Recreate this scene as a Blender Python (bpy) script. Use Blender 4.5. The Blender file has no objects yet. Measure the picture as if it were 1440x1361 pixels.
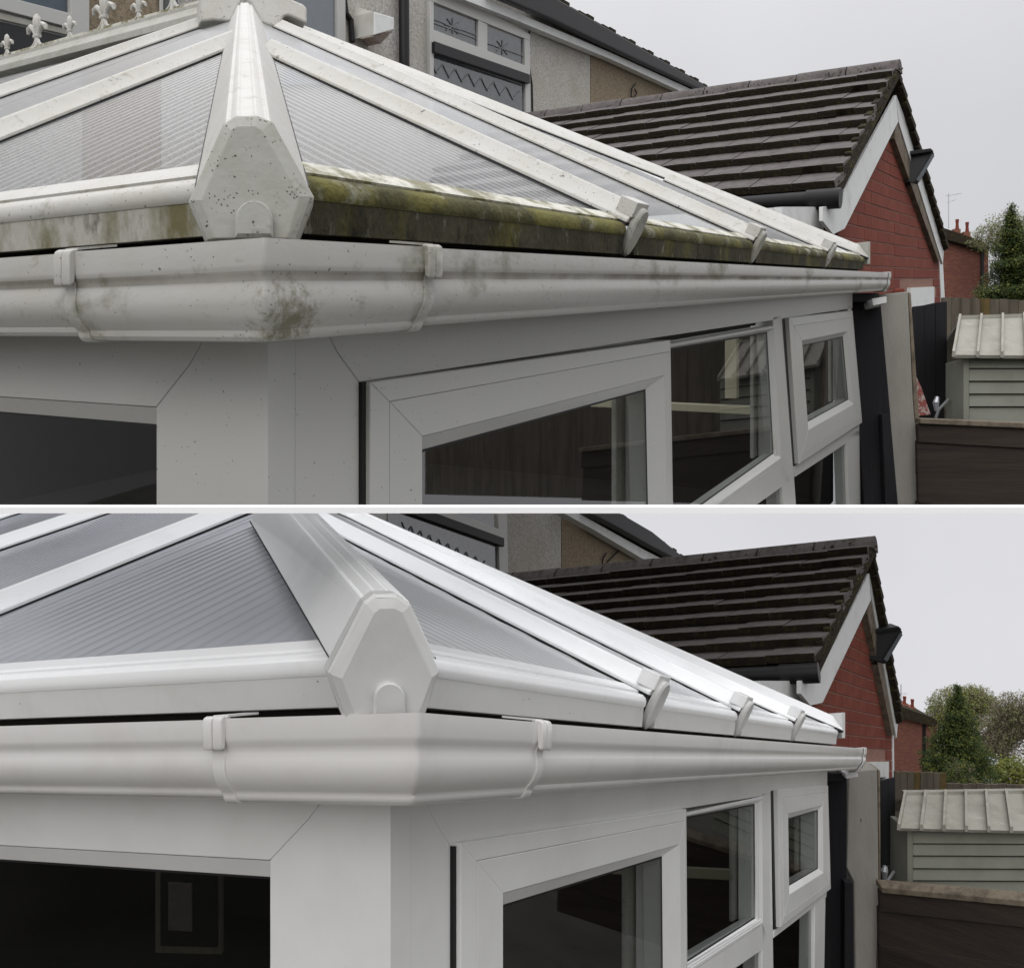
import bpy, bmesh, math, random
from mathutils import Vector, Matrix
random.seed(7)
V = Vector
SC = bpy.context.scene
COL = SC.collection
# ------------------------------------------------------------------ camera
F = 1240.0                      # focal length in photograph pixels (1440 wide)
cam = bpy.data.objects.new('camera', bpy.data.cameras.new('camera'))
COL.objects.link(cam); SC.camera = cam
cam.location = (0, 0, 0); cam.rotation_euler = (math.radians(90), 0, 0)
cam.data.sensor_width = 36; cam.data.sensor_fit = 'HORIZONTAL'; cam.data.lens = 36 * F / 1440
cam.data.clip_start = 0.05; cam.data.clip_end = 800
# ------------------------------------------------------------------ world, sun, exposure
SC.view_settings.view_transform = 'Standard'; SC.view_settings.look = 'None'
SC.view_settings.exposure = 0.13; SC.view_settings.gamma = 1.0; SC.view_settings.use_curve_mapping = False
SC.render.engine = 'CYCLES'
SUN_EL, SUN_ROT = math.radians(32), math.radians(196)
W_ = bpy.data.worlds.new('World'); SC.world = W_; W_.use_nodes = True
nt = W_.node_tree; N = nt.nodes; K = nt.links
for n in list(N): N.remove(n)
wo = N.new('ShaderNodeOutputWorld'); add = N.new('ShaderNodeAddShader')
sky = N.new('ShaderNodeTexSky'); sky.sky_type = 'NISHITA'; sky.sun_disc = False
sky.sun_elevation = SUN_EL; sky.sun_rotation = SUN_ROT; sky.dust_density = 5
b1 = N.new('ShaderNodeBackground'); b1.inputs[1].default_value = 0.008
hs = N.new('ShaderNodeHueSaturation'); hs.inputs['Saturation'].default_value = 0.3
K.new(sky.outputs[0], hs.inputs['Color']); K.new(hs.outputs[0], b1.inputs[0])
tc = N.new('ShaderNodeTexCoord'); sp = N.new('ShaderNodeSeparateXYZ'); K.new(tc.outputs['Generated'], sp.inputs[0])
cr = N.new('ShaderNodeValToRGB'); mp = N.new('ShaderNodeMapRange')
mp.inputs[1].default_value = -1; mp.inputs[2].default_value = 1
K.new(sp.outputs[2], mp.inputs[0]); K.new(mp.outputs[0], cr.inputs[0])
els = cr.color_ramp.elements
def stop(z, c):
    e = els.new((z + 1) / 2); e.color = (*c, 1)
els[0].position = 0.0; els[0].color = (.10, .10, .10, 1); els[1].position = 1.0; els[1].color = (2.3, 2.3, 2.36, 1)
stop(-.45, (.12, .12, .12)); stop(-.30, (.66, .66, .69)); stop(-.02, (.64, .64, .67)); stop(.12, (.52, .52, .54)); stop(.35, (.58, .58, .60)); stop(.5, (.68, .68, .70)); stop(.75, (1.6, 1.6, 1.64))
nz = N.new('ShaderNodeTexNoise'); nz.inputs['Scale'].default_value = 2.6; nz.inputs['Detail'].default_value = 4
K.new(tc.outputs['Generated'], nz.inputs[0])
mr = N.new('ShaderNodeMapRange'); mr.inputs[3].default_value = .88; mr.inputs[4].default_value = 1.12
K.new(nz.outputs[0], mr.inputs[0])
b2 = N.new('ShaderNodeBackground'); K.new(cr.outputs[0], b2.inputs[0]); K.new(mr.outputs[0], b2.inputs[1])
K.new(b1.outputs[0], add.inputs[0]); K.new(b2.outputs[0], add.inputs[1]); K.new(add.outputs[0], wo.inputs[0])
sl = bpy.data.lights.new('sun', 'SUN'); sl.energy = 0.7; sl.angle = math.radians(40); sl.color = (1, .98, .95)
so = bpy.data.objects.new('sun', sl); COL.objects.link(so)
sd = V((math.sin(SUN_ROT) * math.cos(SUN_EL), math.cos(SUN_ROT) * math.cos(SUN_EL), math.sin(SUN_EL)))
so.rotation_euler = sd.to_track_quat('Z', 'Y').to_euler(); so.location = (0, -4, 6)
# ------------------------------------------------------------------ materials
def srgb(r, g, b):
    f = lambda c: (c / 255 / 12.92) if c / 255 <= .04045 else ((c / 255 + .055) / 1.055) ** 2.4
    return (f(r), f(g), f(b))
def mat(name, col, rough=.5, spec=.5, noise=None, bump=0, bscale=200, metallic=0, spots=None, coat=0, stretch=(1, 1, 1)):
    """noise: list of (colour, scale, lo, hi, detail, amount) blended over the base; spots: (colour, scale, threshold)"""
    m = bpy.data.materials.new(name); m.use_nodes = True
    t = m.node_tree; n = t.nodes; k = t.links; p = n['Principled BSDF']
    p.inputs['Roughness'].default_value = rough; p.inputs['Specular IOR Level'].default_value = spec
    p.inputs['Metallic'].default_value = metallic; p.inputs['Coat Weight'].default_value = coat
    tc = n.new('ShaderNodeTexCoord'); mpg = n.new('ShaderNodeMapping'); mpg.inputs['Scale'].default_value = stretch
    k.new(tc.outputs['Object'], mpg.inputs[0])
    out = n.new('ShaderNodeRGB'); out.outputs[0].default_value = (*col, 1); cur = out.outputs[0]
    for q in (noise or []):
        c, sc, lo, hi, det, am = q[:6]
        z = n.new('ShaderNodeTexNoise'); z.inputs['Scale'].default_value = sc; z.inputs['Detail'].default_value = det
        z.inputs['Roughness'].default_value = .65
        k.new(mpg.outputs[0], z.inputs[0])
        r = n.new('ShaderNodeMapRange'); r.inputs[1].default_value = lo; r.inputs[2].default_value = hi; r.inputs[4].default_value = am
        k.new(z.outputs[0], r.inputs[0])
        mx = n.new('ShaderNodeMixRGB'); mx.inputs[2].default_value = (*c, 1)
        k.new(r.outputs[0], mx.inputs[0]); k.new(cur, mx.inputs[1]); cur = mx.outputs[0]
    for q in (spots or []):
        c, sc, th = q
        z = n.new('ShaderNodeTexVoronoi'); z.inputs['Scale'].default_value = sc; z.inputs['Randomness'].default_value = 1
        zn = n.new('ShaderNodeTexNoise'); zn.inputs['Scale'].default_value = sc * 2.5; k.new(tc.outputs['Object'], zn.inputs[0])
        va = n.new('ShaderNodeVectorMath'); va.operation = 'MULTIPLY_ADD'; va.inputs[1].default_value = (.5 / sc,) * 3
        k.new(zn.outputs['Color'], va.inputs[0]); k.new(tc.outputs['Object'], va.inputs[2]); k.new(va.outputs[0], z.inputs[0])
        r = n.new('ShaderNodeMapRange'); r.inputs[1].default_value = th; r.inputs[2].default_value = th * .6; r.inputs[3].default_value = 0; r.inputs[4].default_value = .9
        k.new(z.outputs['Distance'], r.inputs[0])
        z2 = n.new('ShaderNodeTexNoise'); z2.inputs['Scale'].default_value = sc * .3; k.new(tc.outputs['Object'], z2.inputs[0])
        g = n.new('ShaderNodeMath'); g.operation = 'GREATER_THAN'; g.inputs[1].default_value = .55; k.new(z2.outputs[0], g.inputs[0])
        mu = n.new('ShaderNodeMath'); mu.operation = 'MULTIPLY'; k.new(g.outputs[0], mu.inputs[0]); k.new(r.outputs[0], mu.inputs[1])
        mx = n.new('ShaderNodeMixRGB'); mx.inputs[2].default_value = (*c, 1)
        k.new(mu.outputs[0], mx.inputs[0]); k.new(cur, mx.inputs[1]); cur = mx.outputs[0]
    k.new(cur, p.inputs['Base Color'])
    if bump:
        z = n.new('ShaderNodeTexNoise'); z.inputs['Scale'].default_value = bscale; z.inputs['Detail'].default_value = 3
        k.new(mpg.outputs[0], z.inputs[0])
        b = n.new('ShaderNodeBump'); b.inputs['Strength'].default_value = bump; b.inputs['Distance'].default_value = .01
        k.new(z.outputs[0], b.inputs['Height']); k.new(b.outputs[0], p.inputs['Normal'])
    return m
GR = (.10, .085, .05); MOSS = (.045, .045, .01); DK = (.02, .02, .015)
M = {}
M['pvc_dirty'] = mat('aged white plastic', (.48, .475, .445), .38, .45, [((.40, .38, .31), 6, .42, .7, 9, .6), ((.17, .15, .09), 22, .58, .74, 12, .75), ((.035, .033, .02), 34, .64, .70, 12, .85)], .08, 60, spots=[(DK, 60, .13), (GR, 150, .22)])
M['pvc_wall_dirty'] = mat('dusty white window plastic', (.43, .43, .41), .35, .45, [((.46, .44, .40), 4, .45, .8, 6, .5)], .05, 40, spots=[(DK, 60, .09), (GR, 120, .13)])
M['pvc_gutter_dirty'] = mat('weathered gutter plastic', (.41, .405, .38), .36, .5, [((.38, .36, .30), 7, .45, .75, 8, .6), ((.09, .09, .035), 3.2, .57, .68, 10, .8), ((.2, .18, .13), 26, .60, .74, 12, .6)], .06, 50, spots=[(DK, 50, .10), (GR, 130, .18)], stretch=(1, 1, 1.6))
M['pvc_cap_dirty'] = mat('stained grey cap plastic', (.37, .37, .34), .5, .35, [((.26, .25, .19), 10, .4, .75, 9, .8), ((.08, .08, .03), 30, .58, .8, 9, .8)], .1, 80, spots=[(DK, 90, .17), (DK, 190, .26)])
M['pvc_clean'] = mat('cleaned white plastic', (.82, .825, .825), .22, .5, [((.72, .73, .73), 3, .52, .58, 8, .35), ((.62, .61, .58), 22, .62, .8, 12, .4)], .02, 30)
M['pvc_wall_clean'] = mat('clean white window plastic', (.75, .75, .74), .22, .5, [((.58, .57, .55), 3, .45, .8, 5, .5)], .02, 30)
M['pvc_gutter_clean'] = mat('clean gutter plastic', (.73, .72, .70), .22, .5, [((.50, .47, .43), 5, .5, .85, 6, .5)], .03, 30)
M['pvc_cap_clean'] = mat('clean grey white cap plastic', (.58, .58, .565), .35, .4, [((.44, .43, .40), 9, .5, .8, 6, .5)], .03, 60, spots=[(DK, 40, .06)])
M['moss_beam'] = mat('moss covered plastic', (.055, .050, .030), .9, .2, [((.028, .026, .014), 7, .38, .62, 10, .92), ((.12, .105, .02), 3.2, .50, .62, 9, .75), ((.008, .008, .005), 11, .52, .66, 12, .9), ((.24, .235, .19), 34, .60, .72, 8, .75)], .6, 120, stretch=(1, 1, .45))
M['stain_beam'] = mat('stained plastic', (.38, .37, .33), .7, .3, [((.12, .105, .04), 7, .46, .60, 12, .95), ((.035, .033, .015), 17, .52, .66, 12, .9)], .2, 100, stretch=(1, 1, .5))
M['lip_dirty'] = mat('grimy white trim', (.52, .51, .44), .5, .4, [((.13, .115, .035), 9, .47, .58, 11, .95), ((.04, .036, .015), 16, .56, .66, 12, .85)], .2, 100, spots=[(DK, 60, .2)])
M['moss_lip'] = mat('mossy plastic trim', (.085, .077, .030), .8, .25, [((.45, .44, .37), 9, .54, .66, 11, .85), ((.05, .045, .018), 13, .46, .60, 11, .9), ((.18, .17, .04), 5, .5, .6, 8, .6)], .4, 110)
M['poly_dirty'] = mat('dull ribbed polycarbonate', (.40, .41, .42), .3, .4, [((.30, .31, .32), 1.5, .4, .7, 5, .8)], .02, 20)
M['poly_clean'] = mat('clean ribbed polycarbonate', (.37, .385, .42), .14, .6, [((.24, .26, .29), 1.1, .42, .62, 3, .8)], .0, 20)
def grime(name, col, lo, hi, sc):
    m = bpy.data.materials.new(name); m.use_nodes = True; t = m.node_tree; n = t.nodes; k = t.links; p = n['Principled BSDF']
    p.inputs['Base Color'].default_value = (*col, 1); p.inputs['Roughness'].default_value = .9
    tc = n.new('ShaderNodeTexCoord'); z = n.new('ShaderNodeTexNoise'); z.inputs['Scale'].default_value = sc; z.inputs['Detail'].default_value = 8; k.new(tc.outputs['Object'], z.inputs[0])
    r_ = n.new('ShaderNodeMapRange'); r_.inputs[1].default_value = lo; r_.inputs[2].default_value = hi; k.new(z.outputs[0], r_.inputs[0]); k.new(r_.outputs[0], p.inputs['Alpha'])
    return m
M['grime_dirty'] = grime('brown grime film', (.16, .14, .10), .30, .95, 6)
M['grime_clean'] = grime('thin brown film', (.25, .2, .15), .48, .85, 10)
M['gasket'] = mat('black rubber', (.012, .012, .012), .6, .3)
M['void_shade'] = mat('dark board', (.02, .018, .015), .9, .1)
M['room'] = mat('near black interior shade', (.018, .017, .016), .9, .05, [((.012, .012, .011), 2, .4, .7, 4, .8)])
M['cream'] = mat('cream reflection tone', (.45, .42, .30), .6, .3)
M['white_paint'] = mat('white painted board', (.62, .63, .62), .5, .4, [((.42, .41, .38), 6, .5, .75, 8, .6)], .1, 40)
M['render'] = mat('pebbledash render', (.50, .485, .45), .95, .2, [((.27, .255, .23), 34, .44, .60, 6, .7), ((.36, .33, .27), 1.2, .45, .7, 6, .7)], 1.0, 60)
M['render_tan'] = mat('bare tan render', (.27, .22, .155), .95, .2, [((.15, .12, .08), 30, .45, .6, 6, .8)], .8, 60)
M['black_plastic'] = mat('black rainwater plastic', (.010, .010, .011), .5, .25)
M['black_wood'] = mat('black stained wood', (.010, .010, .012), .75, .15, [((.025, .024, .026), 8, .5, .8, 8, .8)], .3, 30, stretch=(1, 1, .1))
M['tile'] = mat('dark concrete roof tile', (.088, .076, .073), .85, .3, [((.125, .11, .107), 5, .45, .65, 8, .8), ((.022, .022, .012), 9, .54, .68, 9, .9), ((.16, .15, .12), 40, .68, .8, 4, .6)], .4, 60)
M['tile_b'] = mat('lighter concrete roof tile', (.115, .102, .10), .85, .3, [((.065, .055, .052), 6, .45, .65, 8, .7), ((.022, .022, .012), 9, .55, .68, 9, .9)], .4, 60)
M['tile_edge'] = mat('mossy shaded tile edge', (.03, .024, .018), .95, .1, [((.055, .048, .018), 14, .5, .65, 9, .9)], .9, 50)
M['brick'] = mat('red brick', (.19, .050, .032), .9, .2, [((.12, .028, .02), 7, .42, .68, 8, .8), ((.10, .03, .025), 30, .62, .8, 6, .5)], .3, 90)
M['brick_b'] = mat('darker red brick', (.155, .037, .024), .9, .2, [((.19, .045, .03), 8, .42, .68, 8, .6)], .3, 90)
M['mortar'] = mat('pale mortar', (.27, .16, .125), .95, .1, [((.2, .11, .09), 20, .4, .7, 5, .8)], .3, 60)
M['concrete'] = mat('grey concrete', (.25, .24, .215), .9, .2, [((.17, .16, .14), 4, .4, .7, 9, .8), ((.10, .07, .05), 14, .66, .8, 8, .7)], .3, 60, stretch=(1, 1, .3), spots=[(DK, 14, .09)])
M['fence_dark'] = mat('dark wet timber', (.040, .030, .024), .8, .25, [((.018, .013, .011), 7, .4, .7, 9, .9)], .3, 60, stretch=(.15, .15, 2.5))
M['fence_top'] = mat('weathered timber', (.17, .14, .105), .85, .2, [((.06, .05, .038), 12, .45, .65, 8, .8)], .3, 40)
M['fence_back'] = mat('grey brown timber', (.115, .098, .075), .85, .2, [((.045, .04, .028), 9, .42, .66, 9, .9)], .3, 40, stretch=(1, 1, .12))
M['fence_moss'] = mat('orange brown timber', (.12, .085, .035), .9, .1, [((.045, .04, .02), 8, .4, .65, 9, .9)], .3, 40, stretch=(1, 1, .3))
M['shed'] = mat('sage plastic cladding', (.20, .205, .17), .6, .3, [((.13, .13, .105), 3, .4, .7, 7, .7)], .1, 40)
M['shed_roof'] = mat('weathered shed roof', (.30, .29, .25), .7, .3, [((.20, .19, .155), 4, .45, .65, 10, .7), ((.45, .44, .40), 9, .56, .75, 8, .6)], .2, 60)
M['farbrick'] = mat('far red brick', (.17, .07, .055), .95, .1)
M['farbrick_b'] = mat('far brown brick', (.20, .085, .06), .95, .1)
M['farmortar'] = mat('far mortar', (.24, .15, .12), .95, .1)
M['leaf'] = mat('dark conifer green', (.035, .055, .016), .8, .2)
M['leaf_b'] = mat('yellow conifer green', (.10, .115, .025), .8, .2)
M['leaf_c'] = mat('pale spring green', (.15, .165, .065), .8, .2)
M['leaf_d'] = mat('dull brown twigs', (.13, .11, .075), .9, .1)
M['leaf_e'] = mat('yellow green shrub', (.14, .15, .03), .8, .2)
M['bark'] = mat('grey bark', (.07, .055, .04), .9, .1)
M['steel'] = mat('dull galvanised metal', (.35, .36, .38), .4, .5, metallic=.7)
M['redprint'] = mat('faded red and white sacking', (.22, .07, .06), .8, .2, [((.35, .31, .28), 26, .48, .56, 4, .9)])
M['alarm'] = mat('off white box plastic', (.50, .49, .45), .5, .4, [((.34, .32, .27), 5, .45, .7, 6, .6)])
M['alarm_b'] = mat('pinkish faded print', (.35, .24, .2), .6, .3, [((.5, .48, .44), 60, .45, .6, 2, .9)])
M['divider'] = mat('bright white painted ledge', (.95, .95, .95), .6, .2)
M['ground'] = mat('damp paving', (.09, .085, .075), .9, .2, [((.05, .05, .035), 2, .4, .7, 8, .8)])
M['floodglass'] = mat('flood lamp glass', (.09, .10, .11), .15, .6)
M['lead'] = mat('grey lead strip', (.15, .155, .16), .5, .4)
M['curtain'] = mat('grey net curtain', (.115, .12, .128), .8, .2, [((.06, .065, .07), 14, .45, .6, 6, .8)])
M['bluepane'] = mat('blue grey blind behind glass', (.09, .13, .17), .4, .5, [((.06, .085, .11), 12, .4, .7, 6, .7)])
def glass(name, tint, ior, emi=None):
    m = bpy.data.materials.new(name); m.use_nodes = True; t = m.node_tree; n = t.nodes; k = t.links
    for q in list(n): n.remove(q)
    o = n.new('ShaderNodeOutputMaterial'); mx = n.new('ShaderNodeMixShader'); fr = n.new('ShaderNodeFresnel'); fr.inputs[0].default_value = ior
    tr = n.new('ShaderNodeBsdfTransparent'); tr.inputs[0].default_value = (*tint, 1)
    ge = n.new('ShaderNodeNewGeometry'); vm = n.new('ShaderNodeMath'); vm.operation = 'MULTIPLY_ADD'; vm.inputs[1].default_value = (1 / ior - ior); vm.inputs[2].default_value = ior
    k.new(ge.outputs['Backfacing'], vm.inputs[0])
    lw = n.new('ShaderNodeMath'); lw.operation = 'MINIMUM'; lw.inputs[1].default_value = .20
    gl = n.new('ShaderNodeBsdfGlossy'); gl.inputs['Roughness'].default_value = .015
    k.new(fr.outputs[0], lw.inputs[0]); k.new(lw.outputs[0], mx.inputs[0]); k.new(tr.outputs[0], mx.inputs[1]); k.new(gl.outputs[0], mx.inputs[2]); k.new(mx.outputs[0], o.inputs[0])
    return m
def polycarb(name, tint, dif, rough, fac, ior):
    m = bpy.data.materials.new(name); m.use_nodes = True; t = m.node_tree; n = t.nodes; k = t.links
    for q in list(n): n.remove(q)
    o = n.new('ShaderNodeOutputMaterial'); tr = n.new('ShaderNodeBsdfTransparent'); tr.inputs[0].default_value = (*tint, 1)
    df = n.new('ShaderNodeBsdfDiffuse'); df.inputs[0].default_value = (*dif, 1); tl = n.new('ShaderNodeBsdfTranslucent'); tl.inputs[0].default_value = (*dif, 1)
    gl = n.new('ShaderNodeBsdfGlossy'); gl.inputs['Roughness'].default_value = rough
    m1 = n.new('ShaderNodeMixShader'); m1.inputs[0].default_value = .35; k.new(df.outputs[0], m1.inputs[1]); k.new(tl.outputs[0], m1.inputs[2])
    m2 = n.new('ShaderNodeMixShader'); m2.inputs[0].default_value = fac; k.new(m1.outputs[0], m2.inputs[1]); k.new(tr.outputs[0], m2.inputs[2])
    tc = n.new('ShaderNodeTexCoord'); z = n.new('ShaderNodeTexNoise'); z.inputs['Scale'].default_value = 1.5; z.inputs['Detail'].default_value = 4; k.new(tc.outputs['Object'], z.inputs[0])
    r_ = n.new('ShaderNodeMapRange'); r_.inputs[1].default_value = .3; r_.inputs[2].default_value = .7; r_.inputs[3].default_value = fac - .08; r_.inputs[4].default_value = fac + .08
    k.new(z.outputs[0], r_.inputs[0]); k.new(r_.outputs[0], m2.inputs[0])
    fr = n.new('ShaderNodeFresnel'); fr.inputs[0].default_value = ior; m3 = n.new('ShaderNodeMixShader')
    k.new(fr.outputs[0], m3.inputs[0]); k.new(m2.outputs[0], m3.inputs[1]); k.new(gl.outputs[0], m3.inputs[2]); k.new(m3.outputs[0], o.inputs[0])
    return m
M['poly_dirty'] = polycarb('dull ribbed polycarbonate', (.95, .96, .97), (.33, .34, .34), .3, .80, 1.10)
M['poly_clean'] = polycarb('clean ribbed polycarbonate', (.86, .88, .92), (.64, .66, .71), .18, .28, 1.35)
M['poly_sky_sheen'] = polycarb('ribbed polycarbonate with sky sheen', (.86, .88, .92), (.90, .91, .92), .22, .14, 1.2)  # same sheet as the clean one, reflected sky put into its pale colour
M['glass'] = glass('window glass', (.54, .56, .55), 1.27)
M['hglass'] = glass('house window glass', (.72, .74, .75), 1.3)
# ------------------------------------------------------------------ mesh builder
def ray(px, py): return V(((px - 720) / F, 1.0, (680.5 - py) / F))
def P(px, py, Y): return ray(px, py) * Y
class MB:
    def __init__(s): s.v = []; s.f = []; s.smooth = False
    def add(s, pts, faces):
        o = len(s.v); s.v += [V(p) for p in pts]; s.f += [[i + o for i in f] for f in faces]; return s
    def prism(s, poly, vec):
        n = len(poly); vec = V(vec)
        return s.add(list(poly) + [V(p) + vec for p in poly], [list(range(n))[::-1], list(range(n, 2 * n))] + [[i, (i + 1) % n, (i + 1) % n + n, i + n] for i in range(n)])
    def loft(s, A, B, cap=True):
        n = len(A); f = [[i, (i + 1) % n, (i + 1) % n + n, i + n] for i in range(n)]
        if cap: f += [list(range(n))[::-1], list(range(n, 2 * n))]
        return s.add(list(A) + list(B), f)
    def strip(s, A, B):                                 # open sheet between two polylines
        n = len(A); return s.add(list(A) + list(B), [[i, i + 1, i + 1 + n, i + n] for i in range(n - 1)])
    def quad(s, *p): return s.add(p, [list(range(len(p)))])
    def tube(s, pts, rad, n=8):
        pts = [V(p) for p in pts]; rings = []
        for i, p in enumerate(pts):
            d = (pts[min(i + 1, len(pts) - 1)] - pts[max(i - 1, 0)]).normalized()
            u = d.orthogonal().normalized() if i == 0 else (u - d * u.dot(d)).normalized()
            w = d.cross(u); r = rad[i] if isinstance(rad, (list, tuple)) else rad
            rings.append([p + (u * math.cos(2 * math.pi * k / n) + w * math.sin(2 * math.pi * k / n)) * r for k in range(n)])
        o = len(s.v); s.v += [q for R in rings for q in R]
        for i in range(len(pts) - 1):
            for k in range(n): s.f.append([o + i * n + k, o + i * n + (k + 1) % n, o + (i + 1) * n + (k + 1) % n, o + (i + 1) * n + k])
        s.f.append([o + k for k in range(n)][::-1]); s.f.append([o + (len(pts) - 1) * n + k for k in range(n)])
        return s
    def build(s, name, m, parent=None, origin=None, bevel=0, smooth=False, label=None, kind=None, recalc=True, seg=2, split=None):
        o0 = V(parent['_o']) if parent is not None else (V(origin) if origin is not None else (sum(s.v, V()) / max(1, len(s.v))))
        me = bpy.data.meshes.new(name); me.from_pydata([tuple(p - o0) for p in s.v], [], s.f); me.update()
        if recalc:
            b = bmesh.new(); b.from_mesh(me); bmesh.ops.remove_doubles(b, verts=b.verts, dist=1e-6); bmesh.ops.recalc_face_normals(b, faces=b.faces); b.to_mesh(me); b.free()
        ms = m if isinstance(m, (list, tuple)) else [m]
        for q in ms: me.materials.append(M[q])
        if smooth:
            me.shade_smooth() if hasattr(me, 'shade_smooth') else None
            for p in me.polygons: p.use_smooth = True
        ob = bpy.data.objects.new(name, me); COL.objects.link(ob)
        ob['_o'] = tuple(o0); ob['_half'] = HALF
        if parent is not None: ob.parent = parent
        else: ob.location = o0
        if smooth:
            try: me.set_sharp_from_angle(angle=math.radians(split or 35))
            except Exception: pass
        if bevel:
            md = ob.modifiers.new('bevel', 'BEVEL'); md.width = bevel; md.segments = seg; md.limit_method = 'ANGLE'; md.angle_limit = math.radians(30)
        if label: ob['label'] = label
        if kind: ob['kind'] = kind
        return ob
HALF = 'U'
def tag(o, label=None, cat=None, group=None, kind=None):
    if label: o['label'] = label
    if cat: o['category'] = cat
    if group: o['group'] = group
    if kind: o['kind'] = kind
    return o
def empty(name, loc, label, cat, group=None):
    o = bpy.data.objects.new(name, None); COL.objects.link(o); o.location = loc; o['_o'] = tuple(loc); o['_half'] = HALF
    o.empty_display_size = .1
    return tag(o, label, cat, group)
def place(mesh, name, parent, off):                     # another piece sharing a mesh, moved by off
    o = bpy.data.objects.new(name, mesh); COL.objects.link(o); o.parent = parent; o.location = off; o['_o'] = parent['_o']; o['_half'] = HALF
    return o
class Frame:
    """plan axes of one building: a along one wall, b along the wall square to it, z up"""
    def __init__(s, cpx, cpy, Y, vpa, vpb):
        s.C = P(cpx, cpy, Y); A = ray(*vpa); B = ray(*vpb)
        s.A = A / math.hypot(A.x, A.y); s.B = B / math.hypot(B.x, B.y); s.Z = V((0, 0, 1))
        s.M = Matrix((s.A, s.B, s.Z)).transposed(); s.Mi = s.M.inverted()
    def w(s, a, b, z): return s.C + s.A * a + s.B * b + s.Z * z
    def hit(s, px, py, n, d):
        r = s.Mi @ ray(px, py); o = s.Mi @ (-s.C); n = V(n); return o + r * ((d - n.dot(o)) / n.dot(r))
    def onb(s, px, py, b=0.0): return s.hit(px, py, (0, 1, 0), b)
    def ona(s, px, py, a=0.0): return s.hit(px, py, (1, 0, 0), a)
def clip_poly(poly, u, lo, hi):                         # clip a 2-d polygon to lo <= p[u] <= hi
    for sgn, lim in ((1, lo), (-1, hi)):
        out = []
        for i in range(len(poly)):
            p, q = poly[i], poly[(i + 1) % len(poly)]; dp, dq = sgn * (p[u] - lim), sgn * (q[u] - lim)
            if dp >= 0: out.append(p)
            if dp * dq < 0:
                t = dp / (dp - dq); out.append(tuple(p[k] + t * (q[k] - p[k]) for k in range(2)))
        poly = out
        if len(poly) < 3: return []
    return poly
def half_plane(poly, p0, p1):                           # keep the part left of p0->p1
    d = (p1[0] - p0[0], p1[1] - p0[1]); f = lambda p: d[0] * (p[1] - p0[1]) - d[1] * (p[0] - p0[0]); out = []
    for i in range(len(poly)):
        p, q = poly[i], poly[(i + 1) % len(poly)]; a, b = f(p), f(q)
        if a >= 0: out.append(p)
        if a * b < 0:
            t = a / (a - b); out.append(tuple(p[k] + t * (q[k] - p[k]) for k in range(2)))
    return out
#%%STRUCT
# ------------------------------------------------------------------ the white ledge built for the border line between the two views
HALF = ''
y0 = .84
TOPC, BOTC = (680.5 - 713.3) / F, (680.5 - 721.7) / F
mb = MB(); X = 1.2
mb.prism([V((-X, y0, TOPC * y0)), V((-X, y0, BOTC * y0)), V((-X, y0 + .09, BOTC * y0 - .0004)), V((-X, y0 + .09, TOPC * y0 + .0003))], (2 * X, 0, 0))
tag(mb.build('border_bar', 'divider', None), 'thin bright white ledge running level between the dirty roof above and the clean roof below', 'divider')

T1 = math.tan(math.radians(26.5)); T2 = .545; ZE = .09; BE = .10; WP = .14

def corner_stain(ob, centre, rad):                      # a green stain with a shape of its own, low on the corner
    m = M['pvc_gutter_dirty'].copy(); m.name = 'stained gutter corner'; t = m.node_tree; n = t.nodes; k = t.links; p = n['Principled BSDF']
    src = p.inputs['Base Color'].links[0].from_socket; tc = n.new('ShaderNodeTexCoord')
    vd = n.new('ShaderNodeVectorMath'); vd.operation = 'DISTANCE'; vd.inputs[1].default_value = centre; k.new(tc.outputs['Object'], vd.inputs[0])
    a = n.new('ShaderNodeMapRange'); a.inputs[1].default_value = rad; a.inputs[2].default_value = 0; a.inputs[4].default_value = .48; k.new(vd.outputs['Value'], a.inputs[0])
    z = n.new('ShaderNodeTexNoise'); z.inputs['Scale'].default_value = 70; z.inputs['Detail'].default_value = 12; z.inputs['Roughness'].default_value = .75; k.new(tc.outputs['Object'], z.inputs[0])
    s_ = n.new('ShaderNodeMath'); s_.operation = 'ADD'; k.new(a.outputs[0], s_.inputs[0]); k.new(z.outputs[0], s_.inputs[1])
    b = n.new('ShaderNodeMapRange'); b.inputs[1].default_value = .74; b.inputs[2].default_value = .95; b.inputs[4].default_value = .85; k.new(s_.outputs[0], b.inputs[0])
    mx = n.new('ShaderNodeMixRGB'); mx.inputs[2].default_value = (.11, .105, .05, 1); k.new(b.outputs[0], mx.inputs[0]); k.new(src, mx.inputs[1]); k.new(mx.outputs[0], p.inputs['Base Color'])
    ob.data.materials[0] = m
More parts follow.
